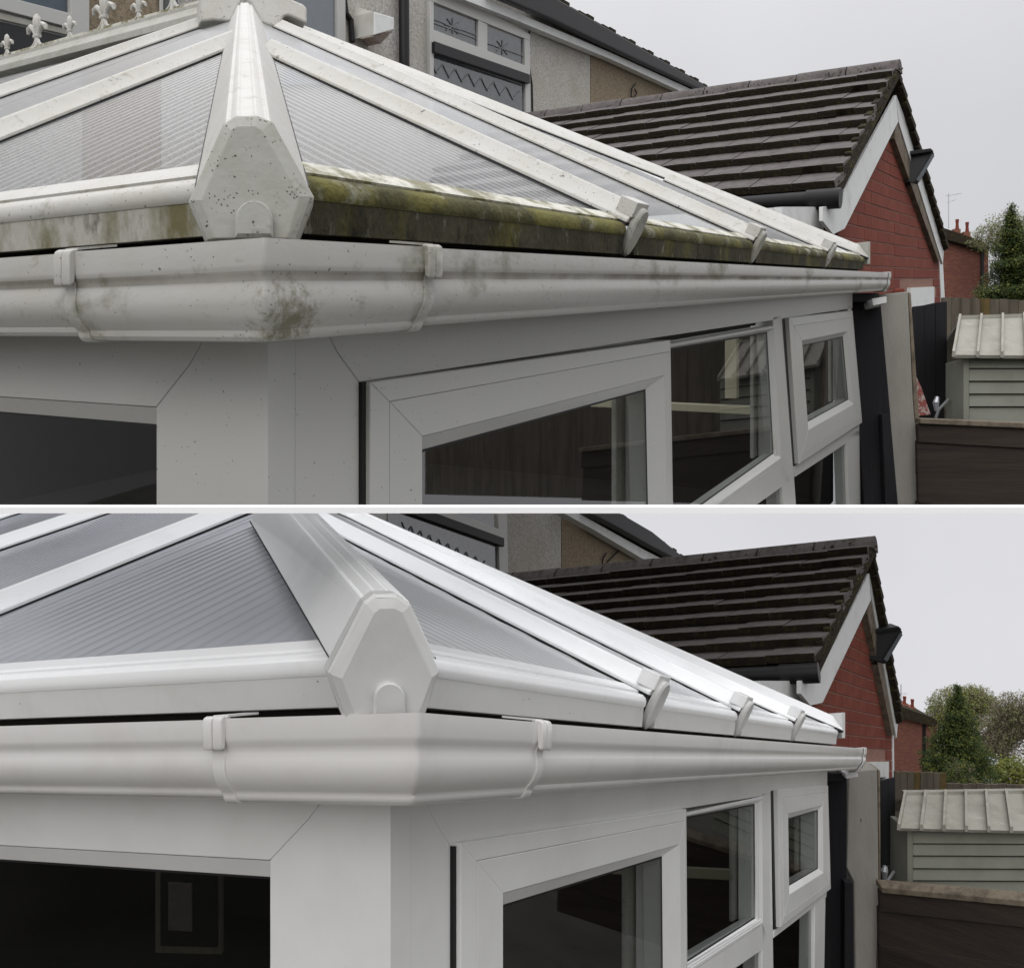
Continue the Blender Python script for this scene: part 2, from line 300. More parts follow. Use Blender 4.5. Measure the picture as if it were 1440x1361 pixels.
def conservatory(h, S, word):
    d = S['dirty']; pw = 'pvc_dirty' if d else 'pvc_clean'; wall = 'pvc_wall_dirty' if d else 'pvc_wall_clean'
    gut = 'pvc_gutter_dirty' if d else 'pvc_gutter_clean'; cap = 'pvc_cap_dirty' if d else 'pvc_cap_clean'; poly = 'poly_dirty' if d else 'poly_clean'
    base = h.w(.2, .2, -.9 if not d else -.5)
    root = empty('conservatory', base, S['label'], 'conservatory')
    W = h.w
    def zR(b): return ZE + (b - BE) * T1
    def zL(a): return ZE + (a - BE) * T2
    def R(px, py): return h.hit(px, py, (0, -T1, 1), ZE - T1 * BE)
    def L(px, py): return h.hit(px, py, (-T2, 0, 1), ZE - T2 * BE)
    nR = V((0, -T1, 1)).normalized(); nL = V((-T2, 0, 1)).normalized()
    q = T1 / T2                                          # hip: (a-BE) = q (b-BE)
    hipa = lambda b: BE + q * (b - BE)
    hipb = lambda a: BE + (a - BE) / q
    QA, QB = S['Q']; aend = S['aend']; afar = S['afar']
    # ---- ribbed sheets
    def ribbed(pl, poly2, axis, amp=(.0035 if d else .011), pitch=.045):
        """poly2 in (a,b); ribs are lines of constant coordinate 'axis'"""
        lo = min(p[axis] for p in poly2); hi = max(p[axis] for p in poly2); mbb = MB(); prev = None
        n = max(2, int((hi - lo) / (pitch / 4))); 
        poly2 = clip_poly(poly2, 1 - axis, BE + .022, 99)
        for i in range(n):
            c0 = lo + (hi - lo) * i / n; c1 = lo + (hi - lo) * (i + 1) / n
            g = clip_poly(poly2, axis, c0, c1)
            if len(g) < 3: continue
            pts = []
            for p in g:
                ph = .5 - .5 * math.cos(2 * math.pi * p[axis] / pitch)
                pts.append(W(p[0], p[1], (zR(p[1]) if pl == 'R' else zL(p[0])) + (amp * ph - (.007 if amp > .005 else 0) if pl == "L" else min(amp, .003) * ph)))
            mbb.quad(*pts)
        ob = mbb.build('roof_panel', 'poly_sky_sheen' if (pl == 'R' and not d) else poly, root)  # right slope whitened to stand for the sky reflected in it
        for p in ob.data.polygons: p.use_smooth = True
        return ob
    bars = [R(*p) for p in S['barR_foot']]; av = [b.x for b in bars]
    farA = S['farA']
    def farb(a):                                        # far hip in plan from (farA,BE) to Q
        return BE + (farA - a) / (farA - QA) * (QB - BE)
    def tops(a): return hipb(a) if a < QA else farb(a)
    tv = []
    for i, f in enumerate(bars):
        if i < len(S['barR_top']):
            t_ = R(*S['barR_top'][i]); sl_ = (t_.x - f.x) / (t_.y - f.y)
        else: sl_ = 0.0
        tv.append(sl_)
    def bar_a(i, b): return bars[i].x + tv[i] * (b - BE)
    def bar_end(i):
        lo, hi = BE, QB
        for _ in range(40):
            m_ = (lo + hi) / 2
            if m_ < tops(bar_a(i, m_)): lo = m_
            else: hi = m_
        return bar_a(i, lo), lo
    ends = [bar_end(i) for i in range(3)]
    edges = [BE] + av + [farA]
    E_ = [(BE, BE)] + ends + [(farA, BE)]
    for i in range(len(edges) - 1):
        pl = [(edges[i], BE), (edges[i + 1], BE)]
        if i < len(edges) - 2: pl.append(E_[i + 1])
        if E_[i][0] < QA < E_[i + 1][0] and i: pl.append((QA, QB))
        if i: pl.append(E_[i])
        ribbed('R', pl, 0)
    LB = []                                             # left plane bars: line through two picture points
    for p0, p1 in S['barsL']:
        u, v = L(*p0), L(*p1); s_ = (v.y - u.y) / (v.x - u.x); LB.append((u, v, s_))
    fb = [u.y + s_ * (BE - u.x) for u, v, s_ in LB]; tb = [u.y + s_ * (min(QA, max(v.x, .2)) - u.x) for u, v, s_ in LB]
    b1hip = LB[0][1]
    Bmax = S['Bmax']
    # panel by the hip, then between bars
    m0 = LB[0][2]; ah = (LB[0][0].y - m0 * LB[0][0].x - BE + BE / q) / (1 / q - m0)   # where bar 1 meets the hip
    ribbed('L', [(BE, BE), (ah, hipb(ah)), (BE, fb[0])], 1)
    def lb(i, a): return LB[i][0].y + LB[i][2] * (a - LB[i][0].x)
    ribbed('L', [(BE, fb[0]), (ah, hipb(ah)), (QA, QB), (QA, max(QB, lb(1, QA))), (BE, fb[1])], 1)
    if len(LB) > 2:
        ribbed('L', [(BE, fb[1]), (QA, max(QB + .01, lb(1, QA))), (QA, lb(2, QA)), (BE, fb[2])], 1)
        ribbed('L', [(BE, fb[2]), (QA, lb(2, QA)), (QA, Bmax), (BE, Bmax)], 1)
    for pl in ([] if d else [[(farA, BE), (farA, Bmax), (QA, Bmax), (QA, QB)]]):        # the slope away from the camera
        MB().prism([W(a, b, ZE + (farA - a) / (farA - QA) * (zR(QB) - ZE) - .004) for a, b in pl], (0, 0, -.012)).build('roof_panel', poly, root)
    # ---- glazing bars
    def bar(p0, p1, side, nrm, wid=.066, hgt=.046, m=pw, name='glazing_bar'):
        """p0 foot, p1 top (local, on the roof plane) along the near lower edge; side = local unit vector across"""
        def sec(p):
            pts = [(-.012, .006), (-.011, .014), (wid * .30, hgt - .004), (wid * .33, hgt), (wid * .40, hgt + .004), (wid * .60, hgt + .004), (wid * .67, hgt), (wid * .70, hgt - .004), (wid + .011, .014), (wid + .012, .006)]
            return [W(*(p + side * u + nrm * v)) for u, v in pts]
        ob = MB().loft(sec(p0), sec(p1)).build(name, m, root, bevel=.0015, smooth=True)
        def sec2(p): return [W(*(p + side * u + nrm * v)) for u, v in [(-.015, -.002), (-.015, .007), (wid + .015, .007), (wid + .015, -.002)]]
        MB().loft(sec2(p0), sec2(p1)).build('gasket', 'gasket', ob)
        return ob
    for i, f in enumerate(bars):
        a = f.x; at, bt = ends[i]
        tr_ = (.04, .13, .26)[i]
        at, bt = bar_a(i, bt - tr_), bt - tr_
        p0 = V((a, BE - .01, zR(BE - .01))); p1 = V((at, bt, zR(bt)))
        ob = bar(p0, p1, V((1, 0, 0)), nR)
        # hanging end plate, square to the bar
        sl_ = V((0, 1, T1)).normalized(); c = V((a + .031, BE - .012, zR(BE - .012)))
        out = []
        for k in range(20):
            t = 2 * math.pi * k / 20; x = .030 * math.copysign(abs(math.cos(t)) ** .75, math.cos(t)); y = .060 * math.copysign(abs(math.sin(t)) ** .75, math.sin(t)) - .012
            if y < -.01: x *= 1 - .35 * ((-.01 - y) / .07)
            out.append((x, y))
        A_ = [W(*(c + V((x, 0, 0)) + nR * y)) for x, y in out]; B_ = [W(*(c + V((x, 0, 0)) + nR * y - sl_ * .012)) for x, y in out]
        C_ = [W(*(c + V((x * .86, 0, 0)) + nR * y * .9 - sl_ * .017)) for x, y in out]
        ep = MB().loft(A_, B_).loft(B_, C_).build('bar_end_cap', cap if not d else 'pvc_cap_dirty', root, smooth=True)
        mb = MB(); sq = [(-.036, .058), (.036, .058), (.036, .020), (-.036, .020)]
        mb.loft([W(*(c + V((x, 0, 0)) + nR * y + sl_ * .045)) for x, y in sq], [W(*(c + V((x, 0, 0)) + nR * y - sl_ * .002)) for x, y in sq])
        mb.build('cap_sleeve', pw, ep, bevel=.002)
    # far hip
    p0 = V((farA + .02, BE - .02, zR(BE - .02))); p1 = V((QA, QB, zR(QB)))
    sd_ = V((.707, .70, 0)); hb = bar(p0, p1, sd_, V((0, 0, 1)), wid=S['farw'], hgt=.085, name='hip_bar')
    mb = MB(); mb.prism([W(*(p0 + sd_ * u + V((0, 0, v)))) for u, v in [(-.006, -.03), (-.006, .098), (S['farw'] + .006, .098), (S['farw'] + .006, -.03)]], h.A * .02 - h.B * .012)
    mb.build('hip_end_plate', cap, hb, bevel=.002)
    # left bars
    for i, (u, v, s_) in enumerate(LB):
        a0 = BE - .01; a1 = ah if i == 0 else QA - .02
        p0 = V((a0, lb(i, a0), zL(a0))); p1 = V((a1, lb(i, a1), zL(a1)))
        bar(p0, p1, V((0, 1, 0)), nL)
    # ---- ridge, cresting
    if S['ridge']:
        zr = zL(QA) + .02
        sec = [(-.075, -.02), (-.075, .015), (-.03, .065), (-.03, .085), (.03, .085), (.03, .065), (.075, .015), (.075, -.02)]
        rb = MB().loft([W(QA + u, QB + .08, zr + v) for u, v in sec], [W(QA + u, Bmax, zr + v) for u, v in sec]).build('ridge_capping', 'pvc_cap_dirty' if d else pw, root, bevel=.003)
        MB().loft([W(QA + u, QB + .1, zr + v) for u, v in [(-.012, .08), (-.012, .105), (.012, .105), (.012, .08)]], [W(QA + u, Bmax, zr + v) for u, v in [(-.012, .08), (-.012, .105), (.012, .105), (.012, .08)]]).build('cresting_rail', 'lip_dirty', rb)
        n = 0
        for px in S['fleur_px']:
            g = h.hit(px, 30, (1, 0, 0), QA); b0 = g.y; big = n % 2; s = (.16 if big else .105); n += 1
            if b0 > Bmax: continue
            mb = MB(); o = V((QA, b0, zr + .10))
            def pt(x, z): return W(o.x, o.y - x * s, o.z + z * s)
            mb.tube([pt(0, -.05), pt(0, .15), pt(0, .3)], [.10 * s, .07 * s, .06 * s])
            mb.tube([pt(0, .42), pt(0, .6), pt(0, .85), pt(0, 1.05), pt(0, 1.15)], [.05 * s, .12 * s, .15 * s, .11 * s, .03 * s])
            mb.tube([pt(-.17, .38), pt(.17, .38)], [.07 * s, .07 * s])
            for e in (-1, 1):
                mb.tube([pt(e * .05, .36), pt(e * .16, .60), pt(e * .34, .74), pt(e * .50, .66), pt(e * .54, .52)], [.06 * s, .09 * s, .1 * s, .09 * s, .04 * s])
                mb.tube([pt(e * .04, .30), pt(e * .12, .12), pt(e * .30, 0), pt(e * .5, -.04)], [.05 * s, .06 * s, .06 * s, .04 * s])
            mb.build('fleur_ornament', 'pvc_dirty', rb, smooth=True)
        # ridge end casing (boxed hood where the hips meet)
        QY = W(QA, QB, 0).y
        for pts, dep, dz in S['hood']:
            A_ = [P(x, y, dep) for x, y in pts]; mb = MB(); mb.prism(A_, h.A * .10 + h.B * .14); mb.build('ridge_end_hood', pw, root, bevel=.012, seg=3)
    # ---- near hip bar and its end boss
    fr = W(.055, .055, 0); dg = (h.A + h.B); dgh = V((dg.x, dg.y, 0)).normalized()
    def front(px, py, back=0):
        r = ray(px, py); o = fr + dgh * back; n_ = dgh; return r * (n_.dot(o) / n_.dot(r))
    sec = [front(*p, .03) for p in S['hipsec']]; ctr = front(*S['hipctr'], .03); far = P(*S['hipfar']); k = S['hipk'] * far.y / ctr.y
    dirn = far - ctr; ext = S.get('hipext', 1.0)
    kk = 1 + (k - 1) * ext
    bk = [ctr + dirn * ext + (p - ctr) * kk for p in sec]
    hb = MB().loft(sec, bk).build('hip_bar', pw, root, bevel=.0012, smooth=True, split=20)
    # dark seal line at each skirt
    for i in (0, -1):
        mbs = MB(); e = V((0, 0, -.0015)); sx = (-1 if i == 0 else 1) * .0012
        A_ = [sec[i] + V((sx, 0, 0)), sec[i] + e + V((sx, 0, 0)), sec[i] + e, sec[i]]; B_ = [bk[i] + V((sx * 2, 0, 0)), bk[i] + e * 2 + V((sx * 2, 0, 0)), bk[i] + e * 2, bk[i]]
        mbs.loft(A_, B_).build('gasket', 'gasket', hb)
    outer = [front(*p) for p in S['capout']]; inner = [front(*p) for p in S['capin']]
    cc = sum(inner, V()) / len(inner)
    mb = MB(); mb.loft([p + dgh * .032 for p in outer], outer); 
    mid = [p + (q_ - p) * .25 for p, q_ in zip(outer, inner)]
    mb.loft(outer, [p - dgh * .003 for p in mid], cap=False); mb.loft([p - dgh * .003 for p in mid], [p - dgh * .008 for p in mid], cap=False)
    mb.loft([p - dgh * .008 for p in mid], [p - dgh * .014 for p in inner])
    ecap = mb.build('hip_end_cap', cap, root, bevel=.0012)
    x0, yt, yb, hw = S['bolt']; pts = [(x0 + hw, yb)] + [(x0 + hw * math.cos(t * math.pi / 12), yt + hw - hw * math.sin(t * math.pi / 12)) for t in range(13)] + [(x0 - hw, yb)]
    A_ = [front(*p) - dgh * .013 for p in pts]; B_ = [p - dgh * .010 for p in A_]; ce = sum(B_, V()) / len(B_); C_ = [ce + (p - ce) * .86 - dgh * .003 for p in B_]
    MB().loft(A_, B_).loft(B_, C_).build('bolt_cover', cap, ecap, smooth=True)
    # ---- eaves beams
    def beam(kind, s0, s1, m, ml, msl):
        def pt(s_, dd, z): return W(s_, BE - dd, z) if kind == 'R' else W(BE - dd, s_, z)
        face = [(0, .018), (.002, .018), (.006, .060), (.006, .064), (-.02, .064), (-.02, .018)]
        bm_ = MB().loft([pt(s0, *p) for p in face], [pt(s1, *p) for p in face]).build('eaves_beam', m, root, bevel=.001)
        lip = [(.007, .062), (.010, .066), (.012, .074), (.010, .084), (.004, .091), (-.012, .0975), (-.014, .09), (-.012, .066)]
        MB().loft([pt(s0, *p) for p in lip], [pt(s1, *p) for p in lip]).build('eaves_lip', ml, bm_, smooth=True)
        T_ = T1 if kind == 'R' else T2
        st = [(-.006, .0995), (-.012, .1045), (-.040, .1045 + .03 * T_), (-.040, .093 + .03 * T_), (-.010, .0925)]
        MB().loft([pt(s0, *p) for p in st], [pt(s1, *p) for p in st]).build('eaves_strip', msl, bm_)
    ed = [.10] + av + [farA]
    for i in range(len(ed) - 1):
        beam('R', ed[i] + (.06 if i else .02), ed[i + 1] - (.022 if not d else .01), 'moss_beam' if d else cap, 'moss_lip' if d else pw, 'lip_dirty' if d else pw)
    beam('L', .10 + .02, Bmax, 'stain_beam' if d else cap, pw, pw)
    # dark board painted near-black for the shade behind the gutter
    MB().loft([W(.125, .125, -.10), W(.125, .125, .07), W(.15, .15, .07), W(.15, .15, -.10)], [W(farA, .125, -.10), W(farA, .125, .07), W(farA, .15, .07), W(farA, .15, -.10)]).loft([W(.125, .125, -.10), W(.125, .125, .07), W(.15, .15, .07), W(.15, .15, -.10)], [W(.125, Bmax, -.10), W(.125, Bmax, .07), W(.15, Bmax, .07), W(.15, Bmax, -.10)]).build('fascia_board', 'void_shade', root)
    # ---- gutter
    prof = [(0, 0), (0, -.004), (.0004, -.025), (.0018, -.030), (.0042, -.0345), (.0060, -.039), (.0064, -.044), (.0054, -.051), (.0048, -.059), (.0060, -.068), (.0098, -.078), (.0155, -.086), (.0210, -.0915), (.0240, -.095), (.0243, -.098), (.0255, -.102), (.0300, -.1065), (.038, -.108), (.092, -.108), (.092, -.002), (.0895, -.002), (.0895, -.105), (.04, -.105), (.028, -.100), (.024, -.088), (.014, -.076), (.011, -.066), (.010, -.056), (.011, -.046), (.010, -.038), (.005, -.028), (.003, -.001)]
    ac = S['ac']; bc = S['bc']
    sag = .004
    def sweepR(p, a0, a1, dz=0, e=0): return [W(max(a0, (x - e) if a0 < 0 else a0), x - e, z + dz) for x, z in p], [W(a1, x - e, z + dz) for x, z in p]
    A_, B_ = [W(ac - .02, x, z) for x, z in prof], [W(aend, x, z) for x, z in prof]
    MB().loft(A_, B_).build('gutter', gut, root, smooth=True, split=32)
    A_, B_ = [W(x, bc - .02, z) for x, z in prof], [W(x, Bmax, z) for x, z in prof]
    MB().loft(A_, B_).build('gutter', gut, root, smooth=True, split=32)
    big = [(x - .003, z * 1.045 if z < -.02 else z + .001) for x, z in prof]
    # soft rounded corner: short chamfer across the mitre
    ch = .006; mb = MB(); NA = 6
    def arc(pp, kx): th = math.pi / 2 * kx / NA; return [W(x + ch - ch * math.sin(th), x + ch - ch * math.cos(th), z) for x, z in pp]
    rings = [[W(ac, x, z) for x, z in big]] + [arc(big, kx) for kx in range(NA + 1)] + [[W(x, bc, z) for x, z in big]]
    for u_, v_ in zip(rings, rings[1:]): mb.loft(u_, v_, cap=False)
    mb.add([W(ac, x, z) for x, z in big], [list(range(len(big)))]); mb.add([W(x, bc, z) for x, z in big], [list(range(len(big)))])
    gc = mb.build('gutter_corner', gut, root, smooth=True, split=32)
    if d: corner_stain(gc, tuple(W(.05, .014, -.092) - V(root['_o'])), .10)
    gs = [(.0032, -.032), (.0058, -.0375), (.0066, -.0430)]; gs = [(x - .0016, z) for x, z in gs]; gb = [(x - .003, z * 1.045) for x, z in gs]
    gm = 'grime_dirty' if d else 'grime_clean'
    if d: MB().strip([W(ac, x, z) for x, z in gs], [W(aend, x, z) for x, z in gs]).build('grime_line', gm, root, recalc=False)
    if d: MB().strip([W(x, bc, z) for x, z in gs], [W(x, Bmax, z) for x, z in gs]).build('grime_line', gm, root, recalc=False)
    mg = MB(); rings = [[W(ac, x, z) for x, z in gb]] + [arc(gb, kx) for kx in range(NA + 1)] + [[W(x, bc, z) for x, z in gb]]
    for u_, v_ in zip(rings, rings[1:]): mg.strip(u_, v_)
    if d: mg.build('grime_line', gm, root, recalc=False)
    def clip_(kind, s0):
        def pt(s_, dd, z): return W(s_, dd, z) if kind == 'R' else W(dd, s_, z)
        wd = .022; out = [(x - .005, z * 1.055 - .001) for x, z in prof[2:19]]; inn = [(x - .001, z * 1.0) for x, z in prof[2:19]]
        pl = out + inn[::-1]; st = MB().loft([pt(s0 - wd / 2, *p) for p in pl], [pt(s0 + wd / 2, *p) for p in pl]).build('gutter_clip', gut, root, smooth=True, split=40, bevel=.001)
        hk = [(-.003, -.038), (-.009, -.042), (-.0115, -.037), (-.012, -.004), (-.010, .002), (-.005, .0045), (.006, .0045), (.008, .001), (.0, 0)]
        for j, o in enumerate((-.0085, .0085)):
            MB().loft([pt(s0 + o - .0078, *p) for p in hk], [pt(s0 + o + .0078, *p) for p in hk]).build('clip_hook', gut, st, bevel=.0025, smooth=True)
        tb_ = [(.0, .003), (.0, .006), (.055, .012), (.055, .009)]; sg = 1 if kind == 'L' else 1
        MB().loft([pt(s0 - .018, *p) for p in tb_], [pt(s0 + .008, *p) for p in tb_]).build('clip_tab', gut, st)
    clip_('R', ac); clip_('L', bc)
    MB().prism([W(aend - .022, x - .002, z * 1.02) for x, z in prof[:19]] + [W(aend - .022, .094, 0)], h.A * .01).build('gasket', 'gasket', root)
    endp = [(x - .006, z * 1.06 + (.006 if z > -.01 else 0)) for x, z in prof[:19]]
    mb = MB().prism([W(aend - .015, x, z) for x, z in endp] + [W(aend - .015, .094, 0)], h.A * .09); mb.build('gutter_stop_end', gut, root, bevel=.002)
    # ---- walls: head, posts, sashes
    zb = S['zbot']
    def sheetR(poly, m, name, dep=.05, proud=0, par=root, bevel=.0015):      # poly in (a,z) on the long wall
        return MB().prism([W(a, WP - proud, z) for a, z in poly], h.B * dep).build(name, m, par, bevel=bevel)
    def sheetL(poly, m, name, dep=.05, proud=0, par=root, bevel=.0015):
        return MB().prism([W(WP - proud, b, z) for b, z in poly], h.A * dep).build(name, m, par, bevel=bevel)
    def rp(px, py): g = h.onb(px, py, WP); return (g.x, g.z)
    def lp(px, py): g = h.ona(px, py, WP); return (g.y, g.z)
    zh = -.100; G = .0008
    # long wall
    i1 = (S['gapA'], -.190); m1 = (S['gapA'] - .048, -.142)
    sheetR([(WP + .0503, zh), (m1[0] - .03, zh), m1, i1, (i1[0], zb), (WP + .0503, zb)], wall, 'corner_post')
    sheetR([(m1[0] - .03 + G, zh), (S['wallend'], zh), (S['wallend'], S['z4top']), (i1[0] + G, -.190), (m1[0] + G, m1[1])], wall, 'window_head')
    # soffit strip under the gutter
    MB().loft([W(.094, .094, -.100), W(.094, .094, -.107), W(WP - .001, WP - .001, -.107), W(WP - .001, WP - .001, -.100)], [W(farA, .094, -.100), W(farA, .094, -.107), W(farA, WP - .001, -.107), W(farA, WP - .001, -.100)]).build('soffit', wall, root)
    MB().loft([W(.094, .094, -.100), W(.094, .094, -.107), W(WP - .001, WP - .001, -.107), W(WP - .001, WP - .001, -.100)], [W(.094, Bmax, -.100), W(.094, Bmax, -.107), W(WP - .001, Bmax, -.107), W(WP - .001, Bmax, -.100)]).build('soffit', wall, root)
    def sash(O, I, Gq, name, proud, lab=None, tail=.05, par=root):
        """O outer, I bead edge, Gq glass edge: (a,z) quads TL TR BR BL on the long wall"""
        def w_(p, pr): return W(p[0], WP - pr, p[1])
        S_ = [(o[0] + (i[0] - o[0]) * .34, o[1] + (i[1] - o[1]) * .34) for o, i in zip(O, I)]
        top = empty_part = None
        fr_ = None
        for e in range(4):
            f_ = (e + 1) % 4
            m_ = MB()
            for u, v, pu, pv in ((O, S_, proud - .002, proud), (S_, I, proud, proud)):
                a_, b_, c_, d_ = u[e], u[f_], v[f_], v[e]
                g1 = lambda p, q_: (p[0] + (q_[0] - p[0]) * .006, p[1] + (q_[1] - p[1]) * .006)
                A1 = [w_(g1(a_, d_), pu), w_(g1(b_, c_), pu), w_(g1(c_, b_), pv), w_(g1(d_, a_), pv)]
                m_.prism(A1, h.B * (proud + tail))
            ob = m_.build('sash_stile' if e % 2 else 'sash_rail', wall, fr_ or par, bevel=.0014) if fr_ is not None else m_.build(name, wall, par, bevel=.0014, label=lab)
            if fr_ is None: fr_ = ob
        mbd = MB()
        for e in range(4):
            f_ = (e + 1) % 4
            mbd.add([w_(I[e], proud - .001), w_(I[f_], proud - .001), w_(Gq[f_], proud - .016), w_(Gq[e], proud - .016),
                     w_(I[e], -tail), w_(I[f_], -tail), w_(Gq[f_], -tail), w_(Gq[e], -tail)], [[0, 1, 2, 3], [3, 2, 6, 7], [0, 4, 5, 1], [4, 7, 6, 5]])
        mbd.build('glazing_bead', wall, fr_, recalc=True)
        mk = MB(); cx = sum(p[0] for p in Gq) / 4; cz = sum(p[1] for p in Gq) / 4
        for e in range(4):
            f_ = (e + 1) % 4; g2 = lambda p: (p[0] + (.006 if p[0] < cx else -.006), p[1] + (.005 if p[1] < cz else -.005))
            mk.add([w_(Gq[e], proud - .0165), w_(Gq[f_], proud - .0165), w_(g2(Gq[f_]), proud - .0175), w_(g2(Gq[e]), proud - .0175)], [[0, 1, 2, 3]])
        mk.build('gasket', 'gasket', fr_, recalc=False)
        MB().quad(*[w_(p, proud - .019) for p in Gq]).build('pane', 'glass', fr_, recalc=False)
        jr = max(p[0] for p in Gq); zt_ = min(Gq[0][1], Gq[1][1]); zb_ = min(Gq[2][1], Gq[3][1])
        MB().prism([W(jr - .004, WP + .006, zt_ + .02), W(jr - .004, WP + .075, zt_ + .02), W(jr + .03, WP + .075, zt_ + .02), W(jr + .03, WP + .006, zt_ + .02)], V((0, 0, zb_ - zt_ - .03))).build('inner_reveal', wall, fr_, bevel=.004)
        MB().prism([W(jr - .05, WP + .08, zt_ + .02), W(jr - .05, WP + .095, zt_ + .02), W(jr + .02, WP + .095, zt_ + .02), W(jr + .02, WP + .08, zt_ + .02)], V((0, 0, zb_ - zt_ - .03))).build('inner_reveal', 'pvc_cap_dirty', fr_, bevel=.004)
        return fr_
    z0 = zb
    O1 = [rp(*p) for p in S['s1O']]; I1 = [rp(*p) for p in S['s1I']]; G1 = [rp(*p) for p in S['s1G']]
    for Q_ in (O1, I1, G1): Q_[2] = (Q_[2][0], z0 + .1 + .05 * (Q_ is I1) + .06 * (Q_ is G1)); Q_[3] = (Q_[3][0], Q_[2][1])
    sash(O1, I1, G1, 'opening_window', .016, 'large opening window nearest the corner')
    MB().prism([W(S['gapA'], WP - .006, -.19), W(O1[0][0] + .002, WP - .006, -.19), W(O1[0][0] + .002, WP - .006, zb), W(S['gapA'], WP - .006, zb)], h.B * .02).build('gasket', 'gasket', root)
    G2 = [rp(*p) for p in S['g2']]
    O2 = [(O1[1][0] + .002, S['z2top']), (S['mulB'][0], S['z2top']), (S['mulB'][0], G2[2][1] - .02), (O1[1][0] + .002, G2[3][1] - .02)]
    sash([rp(*p) for p in S['o2']], [rp(*p) for p in S['i2']], G2, 'fixed_window', .002)
    O4 = [rp(*p) for p in S['o4']]; G4 = [rp(*p) for p in S['g4']]
    I4 = [(o[0] + (g[0] - o[0]) * .82, o[1] + (g[1] - o[1]) * .82) for o, g in zip(O4, G4)]
    sash(O4, I4, G4, 'opening_window', .02, 'small top opening window at the far end')
    for quad_, nm in S['members']:
        sheetR([rp(*p) for p in quad_], wall, nm, dep=.07, proud=.0, bevel=.004)
    for quad_ in S['panes']:
        pv = [rp(*p) for p in quad_]; ob = MB().quad(*[W(a, WP + .014, z) for a, z in pv]).build('pane', 'glass', root, recalc=False)
    MB().prism([W(a, WP - .001, z) for a, z in [rp(*p) for p in S['gap4']]], h.B * .01).build('gasket', 'gasket', root)
    # short wall (left)
    bi = S['bpost']; zi = S['zheadL']; M_ = (bi - .07, zi + .062)
    sheetL([(WP - .001, zh), (M_[0] - .04, zh), M_, (bi, zi), (bi, zb), (WP - .001, zb)], wall, 'corner_post', proud=.0)
    sheetL([(M_[0] - .04 + G, zh), (Bmax, zh), (Bmax, zi), (bi + G, zi), (M_[0] + G, M_[1])], wall, 'window_head')
    zg = S['zglassL']; bg = bi + .008
    mb = MB(); mb.prism([W(WP + .001, bi, zi - G), W(WP + .001, Bmax, zi - G), W(WP + .014, Bmax, zg), W(WP + .014, bg, zg)], h.A * .03)
    mb.prism([W(WP + .001, bi, zi - G), W(WP + .001, bi, zb), W(WP + .014, bg, zb), W(WP + .014, bg, zg)], h.A * .03); mb.build('glazing_bead', wall, root)
    MB().prism([W(WP + .015, bg, zg), W(WP + .015, Bmax, zg), W(WP + .015, Bmax, zg - .004), W(WP + .015, bg + .004, zg - .004), W(WP + .015, bg + .004, zb), W(WP + .015, bg, zb)], h.A * .004).build('gasket', 'gasket', root)
    MB().quad(W(WP + .018, bg, zg), W(WP + .018, Bmax, zg), W(WP + .018, Bmax, zb), W(WP + .018, bg, zb)).build('pane', 'glass', root, recalc=False)
    # room inside, its gloom put into a near-black lining colour
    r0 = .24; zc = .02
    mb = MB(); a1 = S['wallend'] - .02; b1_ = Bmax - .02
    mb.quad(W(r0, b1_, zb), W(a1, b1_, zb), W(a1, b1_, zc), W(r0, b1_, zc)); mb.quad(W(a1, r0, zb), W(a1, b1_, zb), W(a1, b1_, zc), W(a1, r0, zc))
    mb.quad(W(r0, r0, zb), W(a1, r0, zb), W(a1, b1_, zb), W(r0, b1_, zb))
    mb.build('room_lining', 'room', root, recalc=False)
    for (x0, y0_, x1, y1_) in S['inner']:                # added pale rail and post imitating the fence reflection in the panes
        q0 = h.ona(x0, y0_, 3.2); q1 = h.ona(x1, y1_, 3.2)
        MB().prism([W(3.2, q0.y, q0.z), W(3.2, q1.y, q0.z), W(3.2, q1.y, q1.z), W(3.2, q0.y, q1.z)], h.A * .04).build('reflection_rail', 'cream', root, bevel=.004)
    return root
